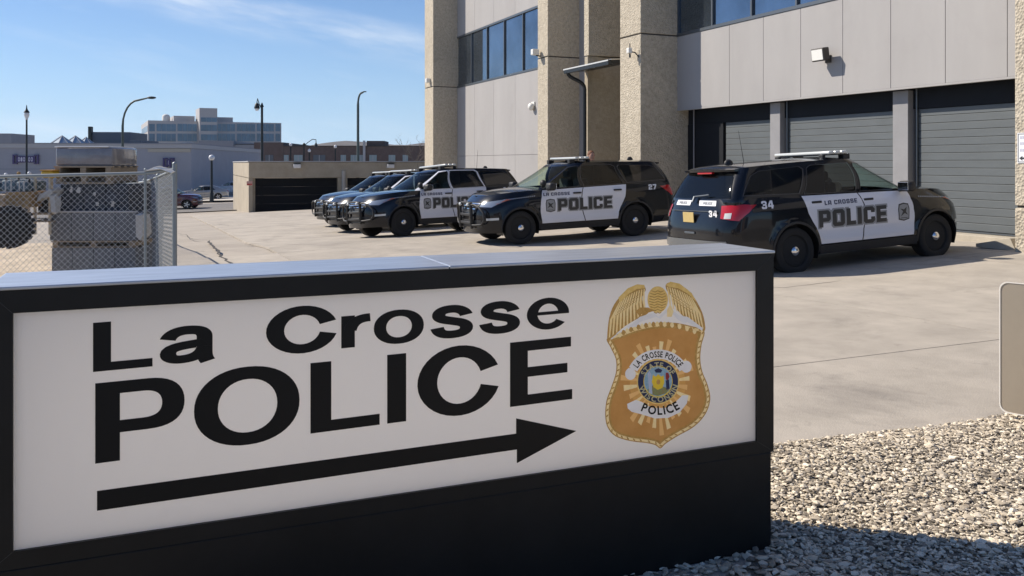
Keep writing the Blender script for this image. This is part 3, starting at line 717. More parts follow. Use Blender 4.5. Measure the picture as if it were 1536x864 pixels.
# ribbons with lettering
def band(cx, cy, r, w, a0, a1, n=16, sx=1.0):
    o = [(cx+sx*(r+w/2)*math.cos(R(a0+(a1-a0)*k/n)), cy-(r+w/2)*math.sin(R(a0+(a1-a0)*k/n))) for k in range(n+1)]
    i_ = [(cx+sx*(r-w/2)*math.cos(R(a0+(a1-a0)*k/n)), cy-(r-w/2)*math.sin(R(a0+(a1-a0)*k/n))) for k in range(n+1)]
    return P(*(o+i_[::-1]))
shape('ribbon', M_silver, [[band(990, 575, 43, 14, 28, 152)], [P(*[(948+8*x, 562+9*y) for x, y in body])], [P(*[(1032+8*x, 551+9*y) for x, y in body])]], 12)
shape('ribbon', M_silver, [[P((943,607),(956,601),(965,604),(980,613),(1000,613),(1015,605),(1026,594),(1035,594),(1033,606),(1022,620),(1005,628),(985,629),(966,623),(950,619),(944,614))]], 12)
def arc_text(txt, cx, cy, r, amid, span, size, off, m, lvl, top=True, par=badge, sx=1.0, wid=1.0):
    """letters set round an arc; span is the angle the word fills"""
    mb = MB(); adv = []
    for ch in txt:
        if ch == ' ': adv.append((None, 0, .30)); continue
        v, f = glyph(ch, off); x0 = min(p[0] for p in v); x1 = max(p[0] for p in v); adv.append(((v, f), x0, x1-x0))
    gap = .11; tot = sum(a[2]+gap for a in adv)-gap; pos = 0
    for g_, x0, w_ in adv:
        t = (pos+w_/2)/tot-.5; pos += w_+gap
        if g_ is None: continue
        v, f = g_; a = R(amid-t*span if top else amid+t*span); k = R(span)*r/(tot*size)
        vv = []
        for x, y in v:
            lx = (x-x0-w_/2)*size*k*.98; ly = (y-.36)*size
            if top: dx, dy = lx*math.sin(a)+ly*math.cos(a), -lx*math.cos(a)+ly*math.sin(a)
            else: dx, dy = -lx*math.sin(a)-ly*math.cos(a), lx*math.cos(a)-ly*math.sin(a)
            q = fc(cx+r*math.cos(a)+dx, cy-(r*math.sin(a)+dy)); vv.append(sf(q[0], q[1], .0015))
        mb.add(vv, f)
    return mb.build('lettering', m, par)
arc_text("LA CROSSE POLICE", 990, 575, 43, 91, 108, 12.5, .025, M_let, 13.5)
arc_text("POLICE", 990, 563, 53.5, -87, 60, 18, .03, M_let, 13.5, False)
# seal
shape('seal', M_gold, [[P(*[(989.5+32*x, 573.5+34*y) for x, y in ell(0, 0, 1, 1, 40)])]], 14)
shape('seal', M_navy, [[P(*[(989.5+30.3*x, 573.5+32*y) for x, y in ell(0, 0, 1, 1, 40)])]], 15)
shape('seal', M_yel, [[P(*[(989.5+22*x, 573.5+24*y) for x, y in ell(0, 0, 1, 1, 40)])]], 16)
shape('seal', M_sky, [[P(*[(989.5+21*x, 573+22.5*y) for x, y in ell(0, 0, 1, 1, 40)])]], 17)
shape('seal', M_grn, [[P((973,586),(982,579),(996,581),(1007,584),(1002,591),(989,595),(978,592))]], 18)
shape('seal_shield', M_yel, [[P((982,563),(986,566),(990,562),(994,566),(998,564),(999,575),(996,583),(989,586),(983,582),(980,574))]], 19)
shape('seal_shield', M_gold3, [[P(*[(990+3*x, 574+4*y) for x, y in body])]], 20)
shape('seal_figure', M_wdecal, [[P((974,560),(977,558),(979,562),(980,575),(981,592),(976,591),(975,575))]], 19)
shape('seal_figure', M_rd, [[P((1001,560),(1005,560),(1007,566),(1004,572),(1001,570))]], 19)
shape('seal_figure', M_navy, [[P((1001,572),(1006,570),(1007,584),(1002,586))], [P((984,556),(990,553),(996,556),(994,560),(986,560))]], 19)
M_gl = mat('seal_letter_gold', (.85,.70,.35), .5); arc_text("STATE OF", 989.5, 574, 26, 92, 125, 11, .03, M_gl, 16)
arc_text("WISCONSIN", 989.5, 574, 26, -88, 158, 11, .03, M_gl, 16, False)

flush()
# ------------------------------------------------------------ gravel bed in front of the lot
GE = Vector((1.86, .72)).normalized(); GN = Vector((-GE.y, GE.x)); GP = Vector((1.49, 4.93))
def gxy(a, b): p = GP + GE*a + GN*b; return p.x, p.y
def gh(x, y): return .012*math.sin(x*2.1+y)+.010*math.sin(y*3.3-x*1.3)
def bedf(a, b):
    s, t = -9+24*a, -8+8*b; x, y = gxy(s, t); e = min(1, (1-b)*8/.35); return (x, y, -.02+.03*e+gh(x, y))
bed = sheet('gravel_ground', bedf, 60, 30, M_gravel)
def stones(name, boxes, m, seed, lift=0):
    r = np.random.RandomState(seed); bm = bmesh.new(); bmesh.ops.create_icosphere(bm, subdivisions=1, radius=1)
    base = np.array([v.co[:] for v in bm.verts]); fc_ = np.array([[v.index for v in f.verts] for f in bm.faces]); bm.free()
    V = []; F = []; n0 = 0
    for (a0, a1, b0, b1, n, s0, s1) in boxes:
        for _ in range(n):
            a, b = r.uniform(a0, a1), r.uniform(b0, b1); x, y = gxy(a, b)
            if b > -.02: continue
            s = s0+(s1-s0)*r.rand()**2.2
            p = base*(1+r.uniform(-.42, .38, (len(base), 1)))*np.array([s*1.15, s*r.uniform(.45, .95), s*r.uniform(.22, .5)])
            e = r.uniform(-.45, .45, 2); c, sn = np.cos(r.uniform(0, 6.28)), 0
            an = r.uniform(0, 6.28); ca, sa = math.cos(an), math.sin(an)
            Rx = np.array([[1,0,0],[0,math.cos(e[0]),-math.sin(e[0])],[0,math.sin(e[0]),math.cos(e[0])]]); Rz = np.array([[ca,-sa,0],[sa,ca,0],[0,0,1]])
            p = p@Rx.T@Rz.T; h = min(1, -b/.35)
            V.append(p+np.array([x, y, -.02+.03*h+gh(x, y)+s*.28+lift*r.rand()])); F.append(fc_+n0); n0 += len(base)
    V = np.concatenate(V); F = np.concatenate(F)
    me = bpy.data.meshes.new(name); me.from_pydata(V.tolist(), [], F.tolist()); me.materials.append(m)
    o = bpy.data.objects.new(name, me); link(o); return o
def stone_mat(name, a, b, c):
    m = bpy.data.materials.new(name); m.use_nodes = True; n, l = m.node_tree.nodes, m.node_tree.links
    bs = n['Principled BSDF']; bs.inputs['Roughness'].default_value = .9
    g = n.new("ShaderNodeNewGeometry"); r = n.new("ShaderNodeValToRGB"); l.new(g.outputs['Random Per Island'], r.inputs[0])
    r.color_ramp.elements[0].color = (*a, 1); r.color_ramp.elements[1].color = (*b, 1); e = r.color_ramp.elements.new(.5); e.color = (*c, 1)
    l.new(r.outputs[0], bs.inputs['Base Color']); return m
M_st = stone_mat('gravel_stones', (.21,.175,.135), (.84,.74,.58), (.56,.48,.36))
gs = stones('gravel', [(-.9, 3.3, -2.7, 0, 66000, .0055, .0155), (-.9, 3.3, -2.7, 0, 2500, .013, .025), (-2.8, -.7, -3.6, -.3, 9000, .012, .026), (-1.5, 1.2, -4.4, -2.65, 5000, .012, .026), (3.4, 6, -4, 0, 5000, .012, .034)], M_st, 3, .012)
tag(gs, 'pale crushed gravel covering the bed beside the sign', 'gravel', kind='stuff')

# rounded board at the right edge
rb = empty('low_sign_board', (*gxy(1.78, -.06), 0), SROT)
tag(rb, 'rounded metal sign board seen from behind, standing in gravel at the right edge', 'sign board')
def rrect(w, h, r, n=6):
    o = []
    for cx_, cy_, a0 in ((w-r, r, -90), (w-r, h-r, 0), (r, h-r, 90), (r, r, 180)):
        for k in range(n+1): a = R(a0+90*k/n); o.append((cx_+r*math.cos(a), cy_+r*math.sin(a)))
    return o
M_alu = mat('tan_enamelled_metal', (.42,.36,.28), .35, .35, var=.05, scale=2)
eb = Vector((.68, -.733)); pB = W(1499, 612, 5.45)
rb.location = (pB.x, pB.y, 0); rb.rotation_euler = (0, 0, math.atan2(eb.y, eb.x))
XZ = Matrix(((1,0,0,0),(0,0,1,0),(0,1,0,0),(0,0,0,1)))
mb = MB(); mb.prism(rrect(.9, .82, .05), 0, .012, Matrix.Translation((0, 0, .04)) @ XZ); mb.build('sign_plate', M_alu, rb)
mb = MB(); o_ = rrect(.9, .82, .05); plate(mb, [o_, [(x*.985+.0068, y*.984+.0066) for x, y in o_]], 0, .004, lambda x, y, h: (x, -h, y+.04)); mb.build('edge_highlight', mat('pale_edge', (.8,.76,.68), .5), rb)  # pale rim painted in as the bright highlight along the board's edge
MB().tube([(.2, .04, -.1), (.2, .04, .8)], .025).build('post', M_frame, rb, 50); MB().tube([(.7, .04, -.1), (.7, .04, .8)], .025).build('post', M_frame, rb, 50)

# ------------------------------------------------------------ cars
SUV = dict(F=2.33, Rr=-2.68, z0=.27, hoodz=1.045, cowl=1.165, belt_slope=.02, cow_x=.95, W=.99, roof=1.735, arch=.425, ax=1.4325, wr=.365,
           ws_x=1.22, ws_top=.22, rg_x=-2.53, rg_top=-2.22, roofw=.755)
SED = dict(F=2.35, Rr=-2.45, z0=.24, hoodz=.80, cowl=.94, belt_slope=.02, cow_x=.85, W=.91, roof=1.40, arch=.37, ax=1.37, wr=.32,
           ws_x=1.15, ws_top=.2, rg_x=-1.95, rg_top=-1.15, roofw=.60)
HALF = math.pi/2
class Body:
    def __init__(s, c): s.c = c; s.__dict__.update(c)
    def zs(s, x):
        if x < s.cow_x: return s.cowl + (s.cow_x-x)*s.belt_slope*(1 if x > -1.5 else 1)
        t = min(1, (x-s.cow_x)/(s.F-.08-s.cow_x)); return s.cowl - (s.cowl-s.hoodz)*t**2.3
    # lower body: outline at height z
    def Fx(s, z): t = (z-.55)/.45; return s.F - .05*max(0, -t)**2 - .16*max(0, (z-.62)/.38)**2.2
    def Rx(s, z): return s.Rr + .05*max(0, (.5-z)/.25)**2 + .13*max(0, (z-.72)/.45)**1.4
    def Wd(s, x, z):
        w = s.W; top = s.zs(x); k = max(0, (z-(top-.30))/.30)
        w -= .075*min(1, k)**2.2
        w -= .05*max(0, (.52-z)/.27)**1.5
        w -= .018*math.exp(-((z-.62)/.10)**2)*(abs(x) < 1.05)*(1-(abs(x)/1.05)**6 if abs(x) < 1.05 else 0)
        if x > 1.0: w -= .035*((x-1.0)/1.35)**2
        if x < -1.6: w -= .03*((-1.6-x)/1.0)**2
        for a in (s.ax, -s.ax):
            d = math.hypot(x-a, z-s.wr); w += .022*math.exp(-((d-s.arch-.01)/.055)**2)*(z < .88)
        return w
    NF, NR, CF, CR = 2.9, 4.2, .95, .55
    def low(s, S, z):                            # S in [0,4.?]: 0..1.4 front, then metres along the side, then rear
        Fx, Rx = s.Fx(z), s.Rx(z); xf, xr = Fx-s.CF, Rx+s.CR; L = s.Lside
        if S <= 1.4:
            p = S/1.4*HALF; x = xf+s.CF*math.cos(p)**(2/s.NF) if p < HALF else xf; y = s.Wd(x, z)*math.sin(p)**(2/s.NF)
        elif S <= 1.4+L: t = (S-1.4)/L; x = xf+(xr-xf)*t; y = s.Wd(x, z)
        else:
            p = min(HALF, (S-1.4-L)/1.2*HALF); x = xr-s.CR*math.sin(p)**(2/s.NR); c = max(0, math.cos(p)); y = s.Wd(x, z)*c**(2/s.NR)
        return (x, y, z)
    Lside = 3.5
    def S_side(s, x, z):
        Fx, Rx = s.Fx(z), s.Rx(z); xf, xr = Fx-s.CF, Rx+s.CR
        if x > xf: c = min(1, max(0, (x-xf)/s.CF))**(s.NF/2); return 1.4*math.acos(c)/HALF
        if x < xr: c = min(1, max(0, (xr-x)/s.CR))**(s.NR/2); return 1.4+s.Lside+1.2*math.asin(c)/HALF
        return 1.4+s.Lside*(xf-x)/(xf-xr)
    def S_front(s, y, z): return 1.4*math.asin(min(1, y/s.Wd(s.F-.3, z))**(s.NF/2))/HALF
    def S_rear(s, y, z): return 1.4+s.Lside+1.2*math.acos(min(1, y/s.Wd(s.Rr+.2, z))**(s.NR/2))/HALF
    # greenhouse
    def gF(s, z): t = (z-s.cowl+.03)/(s.roof-s.cowl+.03); return s.ws_x-(s.ws_x-s.ws_top)*max(-.2, t)
    def gR(s, z): t = max(0, (z-s.cowl)/(s.roof-s.cowl)); return s.rg_x+(s.rg_top-s.rg_x)*t**1.25
    def gW(s, z): t = max(0, (z-s.cowl)/(s.roof-s.cowl)); return s.W-.075-(s.W-.075-s.roofw)*t**1.25
    GF, GR, GNF, GNR = .5, .3, 2.3, 4.5
    def gre(s, S, z):
        xf, xr = s.gF(z)-s.GF, s.gR(z)+s.GR; w = s.gW(z)
        if S <= 1: p = S*HALF; x = xf+s.GF*max(0, math.cos(p))**(2/s.GNF); y = w*math.sin(p)**(2/s.GNF)
        elif S <= 1+s.Lside: t = (S-1)/s.Lside; x = xf+(xr-xf)*t; y = w
        else: p = min(HALF, (S-1-s.Lside)*HALF); x = xr-s.GR*math.sin(p)**(2/s.GNR); y = w*max(0, math.cos(p))**(2/s.GNR)
        zz = z
        if z > s.roof-.12: pass
        # roof line sags a little to both ends
        sag = (.055*max(0, (x+.4)/.8)**2 if x > -.4 else .045*((-.4-x)/1.8)**2)
        k = max(0, (z-s.cowl)/(s.roof-s.cowl)); return (x, y*(1+.0*k), z-sag*k**2)
    def G_side(s, x, z):
        xf, xr = s.gF(z)-s.GF, s.gR(z)+s.GR
        if x > xf: c = min(1, (x-xf)/s.GF)**(s.GNF/2); return math.acos(c)/HALF
        if x < xr: c = min(1, (xr-x)/s.GR)**(s.GNR/2); return 1+s.Lside+math.asin(c)/HALF
        return 1+s.Lside*(xf-x)/(xf-xr)
    def G_front(s, f): return math.asin(min(1, f)**(s.GNF/2))/HALF
    def G_rear(s, f): return 1+s.Lside+math.acos(min(1, f)**(s.GNR/2))/HALF
def dens(poly, d=.05):
    o = []; n = len(poly)
    for i in range(n):
        a, b = poly[i], poly[(i+1) % n]; k = max(1, int(math.hypot(b[0]-a[0], b[1]-a[1])/d))
        o += [(a[0]+(b[0]-a[0])*j/k, a[1]+(b[1]-a[1])*j/k) for j in range(k)]
    return o
def skin(fn, contours, off=0.0, d=.07, thick=0):
    """surface patch: contours in the (S, z) plane, mapped by fn, offset along the normal"""
    cs = [dens(c, d*.8) for c in contours]
    xs = [p[0] for p in cs[0]]; zs_ = [p[1] for p in cs[0]]; ex = []
    x = min(xs)+d/2
    while x < max(xs):
        z = min(zs_)+d/2
        while z < max(zs_):
            q = (x+.001*math.sin(z*97), z+.001*math.sin(x*71))
            if sum(inpoly(q, c) for c in cs) % 2: ex.append(q)
            z += d
        x += d
    v, f = fill(cs, ex); out = []; nn = []
    for S, z in v:
        e = .004; p = Vector(fn(S, z)); S0 = max(.0001, S-e)
        a = Vector(fn(S+e, z))-Vector(fn(S0, z)); b = Vector(fn(S, z+e))-Vector(fn(S, z-e)); n = a.cross(b)
        if n.length < 1e-12: n = Vector((1, 0, 0))
        n.normalize()
        if n.dot(Vector((p.x*.25, p.y, .01))) < 0: n = -n
        out.append(p+n*off); nn.append(n)
    return out, f, nn
def emit(name, m, parent, parts, side=0, smooth=True, weld=False):
    """parts: list of (verts, faces, normals) for y>=0; side 1 left (+y), -1 right, 0 both in one mesh"""
    V = []; F = []; N = []
    for sd_ in ((1, -1) if side == 0 else (side,)):
        for v, f, n in parts:
            k = len(V); V += [(p[0], p[1]*sd_, p[2]) for p in v]; N += [(q[0], q[1]*sd_, q[2]) for q in n]
            for t in f:
                a, b, c = (Vector(V[i+k]) for i in t[:3]); nf = (b-a).cross(c-a); q = Vector(N[t[0]+k])
                F.append(tuple(i+k for i in (t if nf.dot(q) >= 0 else t[::-1])))
    me = bpy.data.meshes.new(name); me.from_pydata(V, [], F); me.update(); me.materials.append(m)
    me.polygons.foreach_set('use_smooth', [True]*len(me.polygons))
    me.normals_split_custom_set_from_vertices([tuple(q) for q in N])
    o = bpy.data.objects.new(name, me); return link(o, parent)
def arc(cx_, cz, r, a0, a1, n=14): return [(cx_+r*math.cos(R(a0+(a1-a0)*k/n)), cz+r*math.sin(R(a0+(a1-a0)*k/n))) for k in range(n+1)]
def cap_surface(B, xs, zf, wf, crown, ny=10):
    V = []; F = []; N = []
    for x in xs:
        yb = wf(x); zb = zf(x); 
        for j in range(ny+1):
            y = yb*j/ny; V.append((x, y, zb+crown*(yb*yb-y*y)))
    m = ny+1
    for i in range(len(xs)-1):
        for j in range(ny): F.append((i*m+j, i*m+j+1, (i+1)*m+j+1, (i+1)*m+j))
    for i in range(len(xs)):
        for j in range(m):
            a = Vector(V[min(i+1, len(xs)-1)*m+j])-Vector(V[max(i-1, 0)*m+j]); b = Vector(V[i*m+min(j+1, ny)])-Vector(V[i*m+max(j-1, 0)])
            n = a.cross(b); n = n.normalized() if n.length > 1e-9 else Vector((0, 0, 1)); 
            if n.z < 0: n = -n
            N.append(n)
    return [Vector(p) for p in V], F, N
def build_wheel(par, x, y, sgn, r, police=True, rimcol=None):
    w = empty('wheel', (x, y, r), 0, par)
    M = Matrix.Rotation(R(-90*sgn), 4, 'X')      # lathe axis to +-y, height grows outward
    t = MB(); hw = .12
    t.lathe([(r*.66, -hw), (r*.90, -hw), (r*.975, -hw+.015), (r, -hw+.04), (r, hw-.04), (r*.975, hw-.012), (r*.93, hw-.002), (r*.72, hw), (r*.665, hw-.015), (r*.655, hw-.03)], 36, M)
    t.build('tyre', M_tyre, w, 40)
    rm = MB(); rm.lathe([(r*.655, -hw), (r*.66, hw-.03), (r*.63, hw-.025), (r*.60, hw-.05), (r*.50, hw-.055), (r*.40, hw-.04), (r*.25, hw-.03), (r*.2, hw-.035)], 36, M)
    rm.build('rim', rimcol or M_rim, w, 40)
    if police:
        hl = MB()
        for k in range(10):
            a = 2*math.pi*k/10; c = M @ Vector((r*.49*math.cos(a), r*.49*math.sin(a), hw-.052))
            hl.lathe([(.024, -.004), (.024, .004), (.018, .005)], 10, Matrix.Translation(c) @ M)
        hl.build('rim_hole', M_plastic, w)
        hc = MB(); hc.lathe([(r*.21, hw-.04), (r*.21, hw-.01), (r*.185, hw+.006), (r*.12, hw+.016), (r*.05, hw+.02)], 24, M); hc.build('hub_cap', M_chrome, w, 40)
    else:
        for k in range(5):
            a = 2*math.pi*k/5; Mk = M @ Matrix.Rotation(a, 4, 'Z')
            MB().prism([(.02, -.03), (r*.62, -.05), (r*.62, .05), (.02, .03)], hw-.04, hw-.022, Mk).build('spoke', mat('alloy', (.55,.56,.58), .3, .8), w)
    return w
def decal(B, conts_groups, off, m, parent, side, name='lettering', xdir=1, cell=.05):
    """flat marks in side-view coordinates (x, z) laid on the body side"""
    parts = []
    for c in conts_groups:
        cs = [dens(q, cell) for q in c]; v, f = fill(cs); out = []; nn = []
        for x, z in v:
            S = B.S_side(x, z); e = .01; p = Vector(B.low(S, z)); a = Vector(B.low(S+e, z))-Vector(B.low(S-e, z)); b = Vector(B.low(S, z+e))-Vector(B.low(S, z-e))
            n = a.cross(b).normalized(); n = n if n.y > 0 else -n; out.append(p+n*off); nn.append(n)
        parts.append((out, f, nn))
    return emit(name, m, parent, parts, side)
def place_text(txt, h, x0, z0, readdir, wid=1.0, gap=.14, shear=0, grow=0):
    """word in side coordinates; readdir +1 reads towards +x, -1 towards -x"""
    cs, w = blk_text(txt, h, gap, wid, shear); out = []
    for g in cs:
        gg = []
        for i, c in enumerate(g):
            if grow:
                mx_ = sum(p[0] for p in g[0])/len(g[0]); mz_ = h/2; ww = max(abs(p[0]-mx_) for p in g[0])
                s = grow if i == 0 else -grow
                c = [(p[0]+s*math.copysign(1, p[0]-(sum(q[0] for q in c)/len(c))), p[1]+s*math.copysign(1, p[1]-(sum(q[1] for q in c)/len(c)))) for p in c]
            gg.append([(x0+readdir*p[0], z0+p[1]) for p in c])
        out.append(gg)
    return out, w
def build_car(kind='police', num='34', paint=None, frames=None, spec=SUV, white_doors=True, detail=True, hoops=True):
    B = Body(spec); paint = paint or M_paint; frames = frames or paint; pol = kind == 'police'
    car = empty('police_car' if pol else 'parked_car')
    A = spec['arch']; ax = spec['ax']; wr = spec['wr']; z0 = spec['z0']
    def SS(pts): return [(B.S_side(x, z), z) for x, z in pts]
    zt = lambda x: B.zs(x)
    # side outlines
    topline = []
    x = spec['F']-.06
    smax = 1.4+B.Lside+1.2
    # body contour in (S, z)
    bot = [(0, z0+.02), (B.S_side(ax+A+.06, z0+.02), z0)]
    cont = [(0.0, z0)]
    fa = arc(ax, wr, A, -12, 192, 22); ra = arc(-ax, wr, A, -12, 192, 22)
    cont += SS(fa) + SS(ra) + [(smax, z0+.1)]
    NS = 90; tops = []
    for k in range(NS+1):
        S = smax*(1-k/NS); z = B.zs(0)
        for _ in range(12): xx = B.low(S, z)[0]; z = B.zs(xx)
        tops.append((S, z))
    cont += tops
    sx = spec['cow_x']-.95
    fdoor = [(.93, .43), (.955, .62), (.955, .85), (.92, 1.02), (.88, zt(.88)-.004), (-.125, zt(-.12)-.004), (-.125, .43)]
    rdoor = [(-.135, .43), (-.135, zt(-.13)-.004), (-1.235, zt(-1.2)-.004), (-1.17, .93), (-1.10, .80), (-1.035, .70), (-.985, .58), (-.955, .43)]
    if spec is SED:
        fdoor = [(x_*.95, .36 + (z-.43)*.78 if z < 1.05 else zt(x_)-.004) for x_, z in fdoor]; rdoor = [(x_*.9, .36+(z-.43)*.78 if z < 1.05 else zt(x_)-.004) for x_, z in rdoor]
    hz_ = spec['hoodz']
    hl = [(B.S_front(.52, .80), hz_-.20), (B.S_front(.56, .88), hz_-.10), (B.S_front(.78, .92), hz_-.075), (B.S_side(1.62, .9), hz_-.02), (B.S_side(1.72, .9), hz_-.05), (B.S_side(1.95, .85), hz_-.15), (B.S_front(.80, .78), hz_-.215)]
    gr = [(0, hz_-.33), (0, hz_-.10), (B.S_front(.52, .9), hz_-.10), (B.S_front(.48, .8), hz_-.2), (B.S_front(.44, .7), hz_-.33)]
    tl = [(B.S_rear(.72, .95), hz_-.11), (B.S_rear(.70, 1.0), hz_+.085), (B.S_side(-2.34, 1.05), hz_+.095), (B.S_side(-2.12, 1.05), hz_+.08), (B.S_side(-2.26, .97), hz_-.02), (B.S_side(-2.42, .9), hz_-.15)]
    if spec is SED: tl = [(s_, min(z, zt(-2.2)-.04)) for s_, z in tl]
    ins = .004
    holes = [SS(fdoor), SS(rdoor), hl, tl, gr]
    body = skin(B.low, [cont]+holes, 0)
    emit('body', paint, car, [body])
    def inset(p, d=.005):
        cxm = sum(q[0] for q in p)/len(p); czm = sum(q[1] for q in p)/len(p); h_ = max(abs(q[1]-czm) for q in p); w_ = max(abs(q[0]-cxm) for q in p)
        return [(cxm+(q[0]-cxm)*(1-d/w_), czm+(q[1]-czm)*(1-d/h_)) for q in p]
    dm = M_white if (pol and white_doors) else paint
    # dark shell just inside, seen in the gaps
    shell = skin(B.low, [[(0, z0+.04)]+SS(arc(ax, wr, A+.05, -5, 185, 16))+SS(arc(-ax, wr, A+.05, -5, 185, 16))+[(smax, z0+.14)]+[(S, z-.03) for S, z in tops]], -.018, .12)
    emit('inner_shell', M_plastic, car, [shell])
    handle = MB()
    for sd_ in (1, -1):
        for dn, poly in (('front_door', fdoor), ('rear_door', rdoor)):
            d = emit(dn, dm, car, [skin(B.low, [SS(inset(poly))], .001)], sd_)
            hx = .05 if dn == 'front_door' else -.98
            if spec is SED: hx *= .9
            zz = zt(hx)-.115; y = B.low(B.S_side(hx, zz), zz)[1]
            MB().bev(hx-.095, hx+.095, sd_*y-.012, sd_*y+.045, zz-.018, zz+.018, .008).build('handle', M_plastic if pol else paint, d)
    # rocker cladding and arch lips
    rk = skin(B.low, [SS([(ax-A-.02, z0+.01), (ax-A-.02, .415), (-ax+A+.02, .415), (-ax+A+.02, z0+.01)])], .012)
    for sd_ in (1, -1): emit('rocker_panel', M_plastic if pol else paint, car, [rk], sd_)
    for sd_ in (1, -1):
        for a in (ax, -ax):
            o_ = arc(a, wr, A+.032, -6, 186, 20); i_ = arc(a, wr, A-.004, -6, 186, 20)
            emit('arch_trim', M_plastic if pol else paint, car, [skin(B.low, [SS(o_+i_[::-1])], .006, .06)], sd_)
            mb = MB(); vs = []; fs = []; pr = arc(a, wr, A+.01, -20, 200, 20)
            for xx, z in pr:
                y = B.Wd(xx, max(z, z0)); vs += [(xx, sd_*(y-.004), z), (xx, sd_*.55, z)]
            fs = [(2*i, 2*i+1, 2*i+3, 2*i+2) for i in range(len(pr)-1)]; mb.add(vs, fs)
            vs2 = [(a, sd_*.56, wr)]+[(xx, sd_*.56, z) for xx, z in pr]; mb.add(vs2, [(0, i+1, i+2) for i in range(len(pr)-1)])
            mb.build('wheel_well', M_rim, car)
            build_wheel(car, a, sd_*(spec['W']-.145), sd_, wr, pol)
    # lamps, grille
    for sd_ in (1, -1):
        emit('headlight', M_lens, car, [skin(B.low, [inset(hl, .004)], .004, .05)], sd_)
        h2 = [(B.S_side(1.70, .9), hz_-.055), (B.S_side(1.80, .9), hz_-.045), (B.S_side(1.95, .85), hz_-.14), (B.S_side(2.0, .85), hz_-.15)]
        emit('side_marker', M_amber, car, [skin(B.low, [h2], .007, .05)], sd_)
        emit('taillight', M_red, car, [skin(B.low, [inset(tl, .004)], .012, .04)], sd_)
        if spec is SUV:
            t2 = [(B.S_rear(.78, .95), hz_-.11), (B.S_rear(.78, 1.0), hz_-.03), (B.S_rear(.87, 1.0), hz_-.025), (B.S_rear(.87, .9), hz_-.11)]
            emit('reverse_lamp', M_bar, car, [skin(B.low, [t2], .015, .04)], sd_)
    emit('grille', M_plastic, car, [skin(B.low, [gr], -.012, .05)])
    for k in range(3):
        z = hz_-.145-.055*k
        emit('grille_bar', M_chrome if pol else M_frame, car, [skin(B.low, [[(0, z), (0, z+.022), (B.S_front(.5-.02*k, z+.02), z+.022), (B.S_front(.5-.02*k, z), z)]], .008, .04)])
    emit('air_intake', M_plastic, car, [skin(B.low, [[(0, .40), (0, .56), (B.S_front(.62, .5), .56), (B.S_front(.66, .45), .40)]], .004, .06)])
    for sd_ in (1, -1):
        emit('fog_lamp', M_bar, car, [skin(B.low, [[(B.S_front(.74, .6), .55), (B.S_front(.74, .6), .60), (B.S_front(.90, .6), .61), (B.S_front(.90, .6), .56)]], .006, .05)], sd_)
    # hood and rear shelf
    xs = [spec['cow_x']-.15+(spec['F']-.17-spec['cow_x']+.15)*k/26 for k in range(27)]
    def topw(x):
        z = B.zs(x); 
        return B.low(B.S_side(min(x, B.Fx(z)-.0001), z), z)[1]
    xe = B.Fx(B.zs(spec['F']-.1))
    xs = [spec['cow_x']-.15]; 
    for k in range(1, 40):
        xs.append(xs[0]+(xe-xs[0])*(1-(1-k/39)**1.8))
    emit('hood', paint, car, [cap_surface(B, xs, lambda x: B.zs(x)+.001, topw, .07)])
    xr = B.Rx(B.zs(-2.5)); x1 = -2.0 if spec is SUV else spec['rg_x']+.35
    xs = [xr+(x1-xr)*(k/30)**1.8 for k in range(31)]
    emit('rear_deck', paint, car, [cap_surface(B, xs, lambda x: B.zs(x)+.001, topw, .0)])
    if spec is SUV:
        emit('bumper_band', mat('bumper_grey', (.13,.14,.15), .25, .3, coat=.5), car, [skin(B.low, [[(smax, .47), (smax, .60), (B.S_rear(.84, .6), .60), (B.S_rear(.84, .5), .47)]], .022, .05)])
        emit('bumper_lower', M_plastic, car, [skin(B.low, [[(smax, .30), (smax, .44), (B.S_side(-2.2, .44), .44), (B.S_side(-2.1, .30), .30)]], .010, .07)])
    # greenhouse
    ro = spec['roof']; cw = spec['cowl']; zb = cw-.04; gmax = 2+B.Lside
    def GS(pts): return [(B.G_side(x, z), z) for x, z in pts]
    if spec is SUV:
        w1 = [(.83, cw+.035), (.14, 1.645), (-.065, 1.665), (-.065, cw+.045)]
        w2 = [(-.175, cw+.045), (-.175, 1.665), (-.92, 1.660), (-1.0, 1.620), (-1.16, cw+.065)]
        w3 = [(-1.27, cw+.08), (-1.09, 1.610), (-1.15, 1.655), (-1.90, 1.640), (-2.06, 1.580), (-2.28, cw+.11)]
        f1 = [(1.0, cw-.01), (.12, 1.690), (-.115, 1.700), (-.115, cw-.01)]
        f2 = [(-.125, cw-.01), (-.125, 1.700), (-.97, 1.695), (-1.07, 1.630), (-1.245, cw+.0)]
    else:
        w1 = [(.70, cw+.03), (.20, ro-.10), (-.06, ro-.08), (-.06, cw+.03)]; w2 = [(-.14, cw+.03), (-.14, ro-.08), (-.75, ro-.09), (-1.15, cw+.06)]; w3 = None; f1 = f2 = None
    wsf = .86
    wsc = [(B.G_front(wsf), zb+.05), (B.G_front(wsf-.02), ro-.045), (0, ro-.035), (0, zb+.05)]
    rgc = [(B.G_rear(.90), cw+.07), (B.G_rear(.84), ro-.10), (gmax, ro-.10), (gmax, cw+.07)]
    out = [(0, zb), (0, ro)] + [(gmax*k/60, ro) for k in range(1, 60)] + [(gmax, ro), (gmax, zb)] + [(gmax*(1-k/60), zb) for k in range(1, 60)]
    hs = [GS(w1), GS(w2), wsc[:], rgc[:]]
    if w3: hs.append(GS(w3))
    emit('pillars', paint, car, [skin(B.gre, [out]+hs, 0)])
    if f1 and frames is not paint:
        for sd_ in (1, -1):
            emit('door_frame', frames, car, [skin(B.gre, [GS(f1), GS(w1)], .004)], sd_); emit('door_frame', frames, car, [skin(B.gre, [GS(f2), GS(w2)], .004)], sd_)
